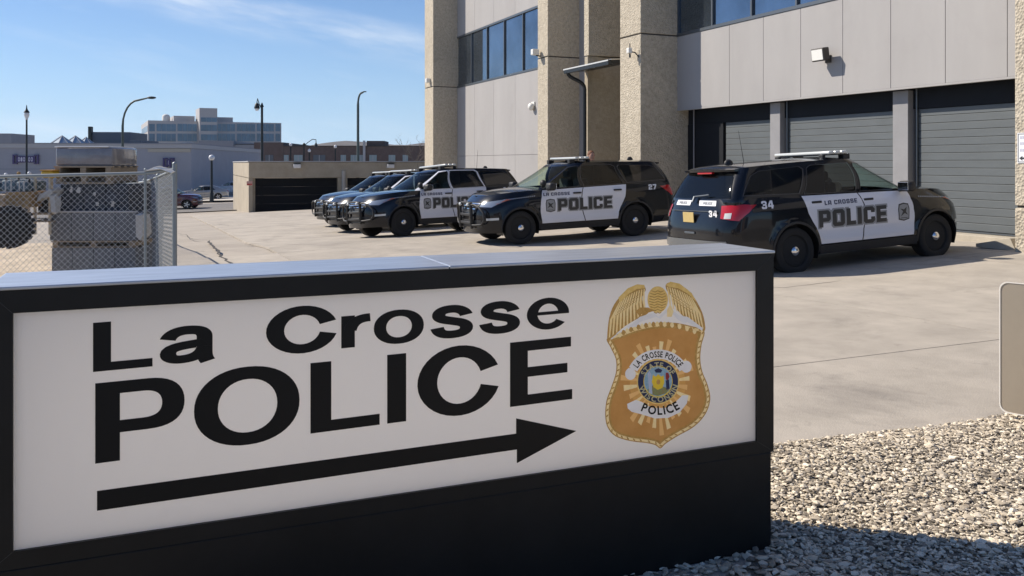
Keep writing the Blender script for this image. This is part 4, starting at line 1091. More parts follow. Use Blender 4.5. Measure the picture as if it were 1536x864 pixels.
    for sd_ in (1, -1):
        emit('front_window', M_clear, car, [skin(B.gre, [GS(w1)], -.008, .12)], sd_); emit('rear_window', M_tint, car, [skin(B.gre, [GS(w2)], -.008, .12)], sd_)
        if w3: emit('quarter_window', M_tint, car, [skin(B.gre, [GS(w3)], -.004, .12)], sd_)
    for wn_ in ((w1, w2, w3) if w3 else (w1, w2)):
        cxm = sum(q[0] for q in wn_)/len(wn_); czm = sum(q[1] for q in wn_)/len(wn_)
        out_ = [(cxm+(q[0]-cxm)*1.045, czm+(q[1]-czm)*1.055) for q in wn_]
        for sd_ in (1, -1): emit('window_trim', M_trimw if frames is paint else M_plastic, car, [skin(B.gre, [GS(out_), GS(wn_)], .006, .12)], sd_)
    emit('windscreen', M_clear, car, [skin(B.gre, [wsc], -.006, .1)])
    emit('rear_glass', M_tint, car, [skin(B.gre, [rgc], -.006, .1)])
    # roof
    def gtop(x):
        if x > B.gF(ro)-B.GF: return B.gre(min(1, B.G_side(x, ro)), ro)
        return B.gre(B.G_side(x, ro), ro)
    x0, x1 = B.gR(ro)+.0005, B.gF(ro)-.0005
    xs = [x0+(x1-x0)*(.5-.5*math.cos(math.pi*k/44)) for k in range(45)]
    emit('roof', paint, car, [cap_surface(B, xs, lambda x: gtop(x)[2], lambda x: gtop(x)[1], .085)])
    # interior
    it = MB(); it.box(-2.3, .95, -.72, .72, .35, cw-.20); it.box(.75, 1.05, -.75, .75, cw-.2, cw-.02); it.build('cabin_tub', M_inside, car)
    for sd_ in (1, -1):
        s_ = MB(); s_.bev(-.35, .12, sd_*.38-.25, sd_*.38+.25, cw-.35, cw-.18, .05); s_.bev(-.42, -.26, sd_*.38-.24, sd_*.38+.24, cw-.2, cw+.20, .05); s_.bev(-.41, -.31, sd_*.38-.13, sd_*.38+.13, cw+.22, cw+.38, .04); s_.build('seat', M_seat, car, 40)
    MB().lathe([(.17, -.012), (.185, 0), (.17, .012), (.155, 0)], 20, Matrix.Translation((.55, .38, cw-.02)) @ Matrix.Rotation(R(-65), 4, 'Y')).build('steering_wheel', M_inside, car, 50)
    if pol:
        MB().box(-.55, -.53, -.66, .66, cw-.2, ro-.08).build('cage_screen', M_inside, car)
    # mirrors
    for sd_ in (1, -1):
        mz = cw+.06; my = sd_*(spec['W']-.02)
        mr_ = MB(); mr_.bev(.66, .82, my-.02 if sd_ > 0 else my-.24, my+.24 if sd_ > 0 else my+.02, mz-.075, mz+.095, .045); mr_.tube([(.74, my-sd_*.08, mz-.06), (.74, my+sd_*.06, mz-.04)], .03)
        o_ = mr_.build('mirror', M_plastic if pol else paint, car, 50)
        MB().bev(.652, .662, my+.01 if sd_ > 0 else my-.22, my+.22 if sd_ > 0 else my-.01, mz-.05, mz+.075, .003).build('mirror_glass', M_chrome, o_)
    if pol:
        MB().ball((.80, .80, cw+.14), .085, 2, (.8, 1, 1)).build('spotlight', M_plastic, car, 50)
        # light bar
        zr = ro+.02
        lb = MB(); lb.bev(-.42, -.04, -.66, .66, zr+.045, zr+.06, .006).bev(-.50, -.44, -.6, -.5, zr-.03, zr+.06, .01).bev(-.50, -.44, .5, .6, zr-.03, zr+.06, .01).bev(-.1, .04, -.62, -.5, zr-.03, zr+.06, .01).bev(-.1, .04, .5, .62, zr-.03, zr+.06, .01)
        bar = lb.build('light_bar', M_plastic, car)
        for k in range(3):
            MB().bev(-.44+.13*k, -.335+.13*k, -.69, .69, zr+.062, zr+.115, .018).build('lamp_cover', M_bar, bar, 50)
        # roof fin and aerial
        MB().tube([(-1.55, .05, ro+.03), (-1.62, .05, ro+.55)], [.006, .003], 6).build('aerial', M_plastic, car)
        MB().ball((-1.92, -.05, ro+.02), .07, 2, (1.2, .7, 1.1)).build('roof_antenna', M_plastic, car, 50)
        # spoiler
        sp = MB(); nsp = 12; vs = []
        for k in range(nsp+1):
            y = -.69+1.38*k/nsp; e = (abs(y)/.69)**4*.06
            vs += [(-2.02, y, ro-.03+.04*(1-(y/.7)**2)), (-2.34+e, y, ro-.065), (-2.33+e, y, ro-.095), (-2.06, y, ro-.10)]
        fs = [(4*k+j, 4*k+(j+1) % 4, 4*k+4+(j+1) % 4, 4*k+4+j) for k in range(nsp) for j in range(4)]+[(0, 1, 2, 3), (4*nsp+3, 4*nsp+2, 4*nsp+1, 4*nsp)]
        sp.add(vs, fs).build('spoiler', paint, car, 50)
        MB().bev(-2.352, -2.30, -.2, .2, ro-.125, ro-.10, .005).build('brake_lamp', M_red, car)
        wp = MB(); wp.tube([(-2.56, .0, cw+.10), (-2.53, -.36, cw+.13)], .012).tube([(-2.60, .0, cw+.02), (-2.56, .0, cw+.10)], .02); wp.build('wiper', M_frame, car)
        # tailgate fittings
        def rx(y, z): return B.low(B.S_rear(abs(y), z), z)[0]
        pl_ = MB(); pl_.bev(rx(0, .86)-.022, rx(0, .86)-.010, -.11, .19, .865, 1.025, .003).build('number_plate', M_plate, car)
        for (a, b_) in ((.56, .13), (-.13, -.56)):
            sh = MB(); n = 6; vs = []
            for k in range(n+1):
                y = a+(b_-a)*k/n; vs += [(rx(y, 1.13)-.006, y, 1.125), (rx(y, 1.20)-.006, y-.02*(1 if a > 0 else -1), 1.205)]
            sh.add(vs, [(2*k, 2*k+1, 2*k+3, 2*k+2) for k in range(n)]).build('reflective_strip', M_wdecal, car)
        bt = MB()
        for cs, yy in ((blk_text('POLICE', .042, .2, 1.1)[0], .0),):
            for yc in (.46, -.23):
                for g in cs: plate(bt, g, 0, .002, lambda x, y, h, yc=yc: (rx(yc-x, 1.145+y)-.009-h, yc-x, 1.145+y))
        bt.build('lettering', M_decal2, car)
        nt = MB()
        for g in blk_text(num, .10, .2)[0]: plate(nt, g, 0, .002, lambda x, y, h: (rx(-.46-x, .98)-.006-h, -.46-x, .96+y))
        nt.build('unit_number', M_wdecal, car)
        MB().bev(rx(0, .7)-.02, rx(0, .7)-.005, -.14, .14, .685, .72, .008).build('tailgate_handle', M_frame, car)
        MB().bev(rx(0, 1.03)-.012, rx(0, 1.03), -.62, .62, 1.035, 1.048, .003).build('chrome_strip', M_frame, car)
        # side lettering
        for sd_ in (1, -1):
            rd = -sd_
            if sd_ == 1: xs0, xb, xl = .54, .72, .88
            else: xs0, xb, xl = -.98, .74, -.84
            t1, w1_ = place_text('POLICE', .262, xs0, .69, rd, 1.07, .14)
            t2, _ = place_text('POLICE', .262, xs0, .69, rd, 1.07, .14, grow=.024)
            decal(B, t2, .0035, M_decal2, car, sd_); decal(B, t1, .005, M_decal, car, sd_)
            t3, _ = place_text('LA CROSSE', .068, xl, 1.03, rd, 1.15, .22, .12); decal(B, t3, .0035, M_decal3, car, sd_)
            em = [(xb+px, .815+py) for px, py in [(-.11,-.12),(-.12,.05),(-.10,.13),(0,.15),(.10,.13),(.12,.05),(.11,-.12),(0,-.145)]]
            decal(B, [[em]], .0035, M_decal, car, sd_, 'door_emblem')
            decal(B, [[[(xb+(px-xb)*.86, .815+(pz-.815)*.86) for px, pz in em]]], .005, M_decal2, car, sd_, 'door_emblem')
            bl = [[[(xb-.07, 0.745), (xb-.02, 0.825), (xb-.08, 0.875), (xb+.0, 0.855), (xb+.06, 0.895), (xb+.04, 0.815), (xb+.08, 0.765), (xb+.01, 0.795)]], [[(xb-.07, 0.715), (xb-.07, 0.725), (xb+.07, 0.725), (xb+.07, 0.715)]]]
            decal(B, bl, .0065, M_decal, car, sd_, 'door_emblem')
            nn, _ = place_text(num, .12, (-1.80 if sd_ == 1 else -2.02), 1.05, rd, 1.0, .16, .1); decal(B, nn, .0035, M_wdecal, car, sd_, 'unit_number')
            fs_ = [[[(1.08+.045*k, 1.035-.012*k*.3), (1.08+.045*k, 1.055-.012*k*.3), (1.112+.045*k, 1.053-.012*k*.3), (1.112+.045*k, 1.033-.012*k*.3)]] for k in range(16)]
            decal(B, fs_, .0035, M_decal2, car, sd_, 'fender_lettering')
        # push bumper
        pb = MB()
        for y in (-.36, .36):
            pb.bev(2.38, 2.44, y-.035, y+.035, .40, .98, .015)
            pb.bev(2.2, 2.42, y-.03, y+.03, .42, .50, .01)
        for z in (.52, .70): pb.bev(2.385, 2.43, -.36, .36, z-.03, z+.03, .01)
        pb.tube([(2.41, -.36, .93), (2.42, -.2, .97), (2.42, .2, .97), (2.41, .36, .93)], .025)
        for s2 in ((1, -1) if hoops else ()):
            pb.tube([(2.41, s2*.38, .93), (2.40, s2*.55, .93), (2.36, s2*.72, .88), (2.30, s2*.84, .76), (2.30, s2*.86, .60), (2.33, s2*.76, .50), (2.39, s2*.5, .48), (2.41, s2*.37, .48)], .024)
        pb.v = [(x-.05, y, z-.03) for x, y, z in pb.v]; g = pb.build('push_bumper', M_plastic, car, 50)
        for s2 in (1, -1):
            MB().ball((2.40, s2*.25, .90), .04, 2, (.7, 1.4, 1)).build('bumper_lamp', M_bar, g, 50)
            MB().bev(2.382, 2.39, s2*.36-.03, s2*.36+.03, .42, .95, .003).build('rubber_pad', M_tyre, g)
    return car
def set_car(c, x, y, yaw, dz=0):
    h = R(yaw); f = Vector((math.cos(h), math.sin(h))); a = 1.43; l = Vector((-f.y, f.x))*.9
    zf = G(x+f.x*a, y+f.y*a); zr_ = G(x-f.x*a, y-f.y*a); zl = G(x+l.x, y+l.y); zri = G(x-l.x, y-l.y)
    fw = Vector((f.x, f.y, (zf-zr_)/(2*a))).normalized(); lf = Vector((l.x, l.y, (zl-zri)/1.0*1.0)) if False else Vector((l.x, l.y, (zl-zri)/2)).normalized()
    up = fw.cross(lf).normalized(); lf = up.cross(fw)
    print('CAR', c['label'][:30] if 'label' in c else '', round((zf+zr_)/2,3), 'pitch', round(math.degrees(math.asin(fw.z)),2), 'roll', round(math.degrees(math.asin(lf.z)),2))
    M = Matrix(((fw.x, lf.x, up.x), (fw.y, lf.y, up.y), (fw.z, lf.z, up.z))); c.rotation_euler = M.to_euler(); c.location = (x, y, (zf+zr_)/2+dz)
PG = 'police vehicles backed up along the building'
car34 = build_car(num='34', hoops=False); tag(car34, 'black police SUV with white doors numbered 34, its tail to the street', 'police car')
set_car(car34, 5.36, 14.72, 21.3, -.035)
car27 = build_car(num='27'); tag(car27, 'black police SUV with white doors numbered 27, nose out in the middle of the row', 'police car', PG)
set_car(car27, 1.17, 20.3, 202.4)
car24 = build_car(num='24', frames=M_white); tag(car24, 'black police SUV numbered 24 with white doors and white window frames', 'police car', PG)
set_car(car24, -2.2, 23.96, 217)
carb = copy_tree(car24); tag(carb, 'police SUV half hidden behind the one numbered 24, bonnet and windscreen showing', 'police car', PG)
set_car(carb, -3.6, 27.9, 217)
for ch in list(carb.children):
    if ch.name.startswith('unit_number'): bpy.data.objects.remove(ch)
card = copy_tree(car27); tag(card, 'farthest police SUV of the row, only its nose and push bumper showing', 'police car', PG)
set_car(card, -4.75, 31.4, 217)
for ch in list(card.children):
    if ch.name.startswith('unit_number'): bpy.data.objects.remove(ch)
# ------------------------------------------------------------ far buildings: a front plane each, features placed along it
class Front:
    def __init__(s, name, px, Z, ang, label=None, cat='building', group=None):
        s.o = Vector(((px-CX)/F_PX*Z, Z)); s.a = R(ang); s.d = Vector((math.cos(s.a), math.sin(s.a)))
        s.e = empty(name, (s.o.x, s.o.y, 0), s.a)
        if label: tag(s.e, label, cat, group)
    def x(s, px): r = (px-CX)/F_PX; return (r*s.o.y-s.o.x)/(s.d.x-r*s.d.y)
    def z(s, px, py): return CAM_H-(py-HY)/F_PX*(s.o.y+s.d.y*s.x(px))
    def box(s, name, m, px0, px1, pyt, pyb, y0=0, y1=10, b=0, zb=None):
        x0, x1 = s.x(px0), s.x(px1); xm = (px0+px1)/2
        z1 = s.z(xm, pyt); z0 = s.z(xm, pyb) if zb is None else zb
        mb = MB()
        if b: mb.bev(x0, x1, y0, y1, z0, z1, b)
        else: mb.box(x0, x1, y0, y1, z0, z1)
        return mb.build(name, m, s.e)
M_mall = mat('grey_stucco', (.31,.32,.36), .9, var=.05, scale=.6)
M_trim = mat('pale_trim', (.40,.40,.41), .8)
M_off = mat('office_concrete', (.42,.41,.41), .85, var=.04, scale=.3)
M_offg = mat('office_glass', (.06,.125,.20), .15, .0, spec=.8, var=.35, scale=.25)
M_brick = mat('dark_brick', (.12,.085,.075), .9, var=.15, scale=1.5)
M_blockg = mat('grey_block_wall', (.24,.25,.28), .9, var=.05, scale=.5)
M_whitew = mat('white_wall', (.62,.60,.56), .8, var=.05, scale=1)
M_lamp = mat('dark_lamp_post', (.02,.025,.025), .5, .3)
M_globe = mat('milk_glass', (.72,.72,.72), .3, coat=.5)
# low concrete garage
g = Front('low_garage', 373, 52, 21, 'low tan concrete garage block with wide black doors beyond the police cars')
M_lowg = mat('tan_concrete', (.33,.285,.215), .9, col2=(.42,.37,.29), scale=1.2, bump=.5, bscale=6, detail=9)
zt_ = g.z(373, 243); 
gl = 22
MB().bev(0, gl, 0, 16, g.z(450, 267), zt_, .05).build('upper_wall', M_lowg, g.e)
for a, b in ((373, 379), (507, 521), (636, 660)):
    MB().box(g.x(a), g.x(b), 0.003, 15.9, -3, g.z(450, 267)-.002).build('wall_pier', M_lowg, g.e)
MB().box(.003, .4, .3, 15.9, -3, g.z(450, 267)-.002).build('side_wall', M_lowg, g.e)
MB().box(-.04, gl+.04, -.04, 16, zt_+.001, zt_+.06).build('roof_edge', M_trim, g.e)
M_blk = mat('black_garage_door', (.008,.009,.012), .7, spec=.1)
for a, b in ((379, 507), (521, 636)):
    d = empty('garage_door', (0, 0, 0), 0, g.e); zt2 = g.z(450, 267)-.01; x0, x1 = g.x(a)+.01, g.x(b)-.01
    for k in range(5):
        h = (zt2+1.9)/5; MB().bev(x0, x1, .35, .42, -1.9+k*h+.002, -1.9+(k+1)*h-.002, .004).build('door_panel', M_blk, d)
pp = MB(); xx = g.x(515); pp.tube([(xx, -.1, -2), (xx, -.1, g.z(515, 256))], .12, 10); pp.build('white_conduit', mat('pale_pipe', (.42,.40,.36), .6), g.e, 50)
for k, a in enumerate((445, 585)):
    e = empty('wall_light', (0, 0, 0)); c = g.o+g.d*g.x(a); e.location = (c.x, c.y, g.z(a, 250)); e.rotation_euler = (0, 0, g.a)
    MB().bev(-.22, .22, -.32, 0, -.10, .16, .05).build('housing', M_globe, e); MB().bev(-.2, .2, -.34, -.02, .16, .22, .01).build('hood', M_lamp, e)
    tag(e, ('white wall light over the left black door of the low garage', 'white wall light on the right part of the low garage')[k], 'lamp', 'wall lights on the low garage')
e = empty('warning_sign', (0, 0, 0)); c = g.o+g.d*g.x(369.5); e.location = (g.o.x-.02, g.o.y, g.z(373, 275)); e.rotation_euler = (0, 0, g.a)
MB().bev(-.1, .24, -.04, -.006, -.13, .13, .01).build('sign_plate', mat('pale_red_sign', (.6,.35,.3), .6), e); MB().box(-.08, .22, -.046, -.041, -.09, -.02).build('print', M_red, e)
tag(e, 'small red and white notice at the left corner of the low garage', 'sign')
# long grey store
g = Front('store_building', 0, 88, 6, 'long low grey stucco store with purple bracketed sign at the far left')
xa, xb_ = g.x(-140), g.x(287); z1 = g.z(150, 222)
MB().box(xa, xb_, 0, 40, -3, z1).build('wall', M_mall, g.e)
MB().box(xa-.1, xb_+.1, -.15, 40, z1+.002, g.z(150, 216)).build('cornice', M_trim, g.e)
MB().box(xa-.1, xb_+.1, -.2, 40, g.z(150, 216)+.002, g.z(150, 214.5)).build('roof_edge', M_blockg, g.e)
g.box('trim_band', mat('tan_trim', (.42,.39,.33), .8), 222, 286, 223, 228, -.08, -.005)
MB().box(xa, g.x(82), -.03, -.003, g.z(40, 254), g.z(40, 253)).build('reveal_line', M_blockg, g.e)
M_pur = mat('purple_sign', (.05,.035,.13), .5)
def storesign(px0, px1, py0, py1, label, n):
    s_ = empty('store_sign', (g.o.x, g.o.y, 0), g.a); tag(s_, label, 'sign')
    x0, x1 = g.x(px0), g.x(px1); z0, z1_ = g.z(px0, py1), g.z(px0, py0); h = z1_-z0; t = .06*h*2
    for xq, sg_ in ((x0, 1), (x1, -1)):
        q = MB(); q.box(min(xq, xq+sg_*t*1.6), max(xq, xq+sg_*t*1.6), -.2, -.02, z0, z1_)
        q.box(min(xq, xq+sg_*t*4), max(xq, xq+sg_*t*4), -.21, -.03, z0, z0+t).box(min(xq, xq+sg_*t*4), max(xq, xq+sg_*t*4), -.21, -.03, z1_-t, z1_); q.build('bracket', M_pur, s_)
    q = MB(); q.box(x0+t*3, x1-t*3, -.18, -.02, z0+t*1.3, z1_-t*1.3); q.build('sign_box', M_pur, s_)
    w = (x1-x0-t*9)/n
    for k in range(n):
        a = x0+t*4.5+k*w; c1 = ell(a+w*.45, (z0+z1_)/2, w*.36, h*.24, 12, 3); c2 = ell(a+w*.45, (z0+z1_)/2, w*.18, h*.12, 12, 3)
        m_ = MB(); plate(m_, [c1, c2] if k != 1 else [c1], 0, .02, lambda x, y, hh: (x, -.181-hh, y)); m_.build('letter', mat('pale_letters', (.5,.5,.6), .6), s_)
storesign(20, 59, 232, 246, 'purple bracketed sign with pale letters on the grey store, far left', 6)
storesign(245, 262, 237, 251, 'small purple sign near the right end of the grey store', 3)
# things on its roof
def roofbox(name, label, px0, px1, pyt, pyb, Z, m, cat='building', depth=8):
    g_ = Front(name, px0, Z, 6, label, cat); g_.box('wall', m, px0, px1, pyt, pyb, 0, depth, .05); return g_
rbx = roofbox('plant_room', 'bluish boxy block on the skyline at the far left edge', -60, 17, 200, 222, 130, M_blockg)
rb2 = roofbox('plant_room', 'dark rooftop plant block with stub chimney beside the skylights', 137, 195, 198, 222, 125, mat('dark_plant_wall', (.09,.11,.14), .8))
rb2.box('chimney', M_lamp, 134, 138.5, 190, 215, -.5, .3)
rb3 = roofbox('plant_room', 'low dark block on the store roof left of the office tower', 195, 212, 210, 222, 120, MATS['dark_plant_wall'])
M_sky1 = mat('skylight_glass', (.34,.40,.45), .25, .4)
for k, (px, w) in enumerate(((93, 17), (113, 17), (129, 13))):
    p = W(px, 216, 116+2*k); e = empty('skylight', p); hw = w/F_PX*116; h = 12.5/F_PX*116*(1, 1, .85)[k]
    for j in range(8):
        a0_, a1_ = math.pi/4*j+.2, math.pi/4*(j+1)+.2
        MB().add([(0, 0, h), (hw*math.cos(a0_), hw*math.sin(a0_), 0), (hw*math.cos(a1_), hw*math.sin(a1_), 0), (0, 0, h-.1)], [(0, 1, 2), (3, 2, 1), (0, 2, 3), (0, 3, 1)]).build('pane', M_sky1, e)
        MB().tube([(0, 0, h+.02), (hw*math.cos(a0_), hw*math.sin(a0_), .03)], .05, 4).build('rib', M_trim, e)
    tag(e, ('pyramid skylight on the store roof, leftmost of three', 'pyramid skylight on the store roof, middle of three', 'smaller pyramid skylight next to the stub chimney')[k], 'skylight', 'pyramid skylights on the store roof')
# office block
g = Front('office_building', 222, 210, 26, 'stepped concrete and blue glass office block on the skyline')
g.box('wall', M_off, 222, 422, 182.5, 260, 0, 30)
g.box('penthouse', M_off, 262, 294, 173, 182.4, 3, 20); g.box('penthouse', M_off, 324, 352, 175, 183, 3, 20)
g.box('stair_tower', M_off, 297.5, 324, 163, 260, -2.5, 6)
MB().lathe([(.95, 0), (.95, 1.7), (.75, 2.1), (.3, 2.3)], 16, Matrix.Translation((g.x(253), 8, g.z(253, 183)))).build('roof_tank', M_whitew, g.e, 50)
MB().box(-.02, .0, 0, 30, g.z(222, 260), g.z(222, 183)).build('side_wall', M_off, g.e)
cols = [222.5, 233.5, 265, 296.5]; cols2 = [325, 354, 384, 412, 421.5]
for cs in (cols, cols2):
    for a, b in zip(cs[:-1], cs[1:]):
        for (t, bt) in ((186, 197), (200.5, 212), (216, 228), (231, 243)):
            n = max(1, int((b-a)/7))
            for k in range(n):
                w = (b-a-2)/n; x0, x1 = g.x(a+1+k*w)+.04, g.x(a+1+(k+1)*w)-.04; xm = (a+b)/2
                MB().box(x0, x1, -.06, -.002, g.z(xm, bt), g.z(xm, t)).build('window', M_offg, g.e)
for t, bt in ((177, 183.5), (188, 197), (202, 211), (216, 224)):
    for k in range(3): MB().box(g.x(299.5+k*8)+.03, g.x(299.5+(k+1)*8)-.03, -2.56, -2.502, g.z(310, bt), g.z(310, t)).build('window', M_offg, g.e)
for k in range(5):
    for t, bt in ((188, 197), (201, 211)): MB().box(-.08, -.022, 1.2+k*5.6, 5.2+k*5.6, g.z(222, bt), g.z(222, t)).build('window', M_offg, g.e)
# grey blocks in front of it
g = Front('warehouse', 298, 165, 4, 'windowless grey block in front of the office tower')
g.box('wall', M_blockg, 298, 350, 211, 262, 0, 20); g.box('lower_wing', mat('grey_block_wall2', (.28,.29,.31), .9), 350.3, 381, 217, 262, .5, 20)
g.box('link_wing', mat('grey_block_wall2', (.28,.29,.31), .9), 262, 297.8, 214, 262, 2, 12)
g.box('roof_vent', M_trim, 254, 270, 211.5, 214, 4, 8); g.box('roof_vent', M_lamp, 352, 380, 215.6, 216.9, .6, 3)
g = Front('garden_wall', 299, 112, 4, 'small pale building with bright slanted wall behind the globe lamp')
g.box('wall', M_blockg, 308, 375, 250, 300, 1, 6)
xq = g.x(299); 
MB().add([(g.x(299), 0, g.z(300, 247)), (g.x(309), .9, g.z(308, 247)), (g.x(309), .9, -3), (g.x(304), 0, -3)], [(0, 1, 2, 3)]).build('sunlit_wall', M_whitew, g.e)
MB().prism([(g.x(299.5), -.2), (g.x(309), .9), (g.x(309), 1.4), (g.x(299.5), .4)], -3, g.z(304, 247.3)).build('sunlit_wall', M_whitew, g.e)
g.box('rail', M_lamp, 299, 375, 254.5, 255.6, -.5, -.4); g.box('rail', M_lamp, 299, 375, 258.5, 259.5, -.5, -.4)
g.box('dark_entry', M_brick, 284, 299, 247, 300, 1.5, 5); g.box('entry_sign', M_trim, 287, 293, 256, 259, 1.3, 1.49)
# brick row
g = Front('brick_building', 381, 150, 3, 'long dark brick building with pale windows behind the low garage')
g.box('wall', M_brick, 381, 425, 213.5, 262, 0, 25); g.box('wall', M_brick, 425.2, 700, 219.5, 262, 0, 25)
g.box('roof_edge', M_lamp, 425, 700, 218.6, 219.4, -.15, 25)
g.box('stair_block', M_brick, 549, 576, 211, 219, 1, 9); g.box('vent_pipe', M_trim, 545, 548.5, 211, 243, -.6, -.3)
M_bw = mat('pale_window', (.26,.33,.34), .3)
for a, b in ((426, 433), (441, 454), (470, 488), (511, 519), (526, 535), (537, 546), (554, 565), (583, 593), (604, 612), (398, 410)):
    w = empty('window', (0, 0, 0), 0, g.e); xm = (a+b)/2
    MB().box(g.x(a), g.x(b), -.08, -.004, g.z(xm, 243), g.z(xm, 232.5)).build('pane', M_bw if a not in (398, 470) else M_frame, w)
    MB().box(g.x(a)-.1, g.x(b)+.1, -.16, -.081, g.z(xm, 244), g.z(xm, 243.1)).build('sill', M_trim, w)
    MB().box(g.x(xm)-.05, g.x(xm)+.05, -.12, -.081, g.z(xm, 243), g.z(xm, 232.5)).build('mullion', M_trim, w)
# hill
rid = [(-400, 236), (-100, 232), (150, 230), (330, 228), (440, 228), (488, 223), (502, 218), (524, 215), (542, 212.5), (560, 213.5), (576, 217), (608, 219), (640, 215), (760, 205), (900, 222), (1300, 230), (2000, 236)]
hv = []; ZH = 1500
for j in range(9):
    for k in range(121):
        px = -400+2400*k/120; py = np.interp(px, [a for a, b in rid], [b for a, b in rid]) - .8*math.sin(px*.11)-.5*math.sin(px*.37)
        top = CAM_H+(HY-py)/F_PX*(ZH+250); t = j/8
        yy = ZH-450+t*700; hv.append(((px-CX)/F_PX*(ZH+250), yy+60*math.sin(px*.02), -8+(top+8)*math.sin(t*HALF)**1.2))
mb = MB(); mb.add(hv, [(j*121+k, j*121+k+1, (j+1)*121+k+1, (j+1)*121+k) for j in range(8) for k in range(120)])
hill = mb.build('hill', mat('wooded_hill', (.10,.085,.075), 1, var=.35, scale=.02, bump=.6, bscale=.06), None, 60); tag(hill, 'low wooded bluff on the horizon behind the brick building', kind='structure')

# ------------------------------------------------------------ street lamps
def lamp_pole(p0, ztop, r=.08): return MB().tube([(0, 0, p0), (0, 0, p0+.9), (0, 0, p0+1.0), (0, 0, ztop)], [r*1.5, r*1.4, r, r*.75], 10)
def at_px(px, Z): x = (px-CX)/F_PX*Z; return x, Z
def acorn(par, z, s=1.0):
    MB().lathe([(.05*s, z-.1), (.12*s, z-.05), (.10*s, z), (.2*s, z+.28*s), (.21*s, z+.4*s), (.16*s, z+.52*s)], 14).build('globe', M_globe, par, 50)
    MB().lathe([(.23*s, z+.50*s), (.19*s, z+.62*s), (.09*s, z+.74*s), (.05*s, z+.9*s), (.02, z+1.15*s)], 14).build('cap', M_lamp, par, 50)
x, y = at_px(40, 62); e = empty('street_lamp', (x, y, 0)); z = W(40, 178, 62).z
lamp_pole(G(x, y), z-.06).build('pole', M_lamp, e, 50); acorn(e, z, .85); tag(e, 'tall dark post lamp with acorn globe in front of the store sign', 'street lamp')
def cobra(px, Z, pyt, armpx, label, hs=1.0):
    x, y = at_px(px, Z); e = empty('street_lamp', (x, y, 0)); zt = W(px, pyt, Z).z; L = (armpx-px)/F_PX*Z
    pts = [(0, 0, G(x, y)), (0, 0, zt-2.0*hs)] + [(L*.55*(1-math.cos(HALF*k/6)), 0, zt-2.0*hs+1.85*hs*math.sin(HALF*k/6)) for k in range(1, 7)] + [(L*.85, 0, zt)]
    MB().tube(pts, [.11, .09]+[.07]*6+[.05], 8).build('pole', mat('green_grey_pole', (.07,.09,.085), .5, .3), e, 50)
    h = MB(); h.ball((L*.98, 0, zt+.02), .35*hs, 2, (1.0, .45, .28)); h.build('lamp_head', M_lamp, e, 50); tag(e, label, 'street lamp')
cobra(184, 62, 147, 228, 'curved arm street lamp with drooping head beside the office block')
cobra(537, 62, 138, 547, 'slender street lamp with short curved head behind the low garage', .45)
x, y = at_px(393, 62); e = empty('street_lamp', (x, y, 0)); zt = W(393, 154, 62).z
lamp_pole(G(x, y), zt-.3, .11).tube([(0, 0, zt-.3), (0, 0, zt)], [.14, .03], 8).tube([(0, 0, zt-.5), (-.2, 0, zt-.1), (-.32, 0, zt+.3), (-.36, 0, zt+.05), (-.36, 0, zt-.1)], .035, 6).build('pole', M_lamp, e, 50)
MB().lathe([(.04, zt+.0), (.13, zt-.1), (.2, zt-.35), (.2, zt-.42)], 14, Matrix.Translation((-.36, 0, 0))).build('lamp_shade', M_lamp, e, 50)
MB().ball((-.36, 0, zt-.45), .16, 2, (1, 1, .9)).build('globe', M_globe, e, 50); tag(e, 'dark post lamp with lantern on a hooked arm in front of the office block', 'street lamp')
x, y = at_px(317.5, 80); e = empty('street_lamp', (x, y, 0)); zg = W(317, 236.5, 80).z
lamp_pole(G(x, y)-.1, zg-.25, .13).build('pole', M_lamp, e, 50); MB().ball((0, 0, zg), .27, 3).build('globe', M_globe, e, 50); tag(e, 'short dark post lamp with round white globe left of the low garage', 'street lamp')
GP2 = 'small hooked lamps behind the low garage'
for px, top, arm, lab in ((436, 217, 0, 'small lantern lamp above the brick roof, nearest the office block'), (456, 217, 18, 'small post lamp with long curved arm above the low garage'), (464, 226, 0, 'tiny pale lamp low on the skyline right of the curved-arm lamp'), (503, 220, 0, 'small lantern lamp in front of the hill')):
    x, y = at_px(px, 105); e = empty('street_lamp', (x, y, 0)); zt = W(px, top, 105).z; tag(e, lab, 'street lamp')
    MB().tube([(0, 0, G(x, y)), (0, 0, zt)], .09, 6).build('pole', M_lamp, e)
    if arm:
        L = arm/F_PX*105; MB().tube([(0, 0, zt-.2), (L*.3, 0, zt+.25), (L*.7, 0, zt+.65), (L, 0, zt+.6), (L, 0, zt+.3)], .05, 6).build('arm', M_lamp, e)
        MB().lathe([(.04, zt+.3), (.2, zt-.05), (.22, zt-.25)], 10, Matrix.Translation((L, 0, 0))).build('lamp_shade', M_lamp, e, 50)
    MB().ball((0, 0, zt), .2, 1, (1, 1, 1.2)).build('globe', M_globe if px != 456 else M_lamp, e, 50)

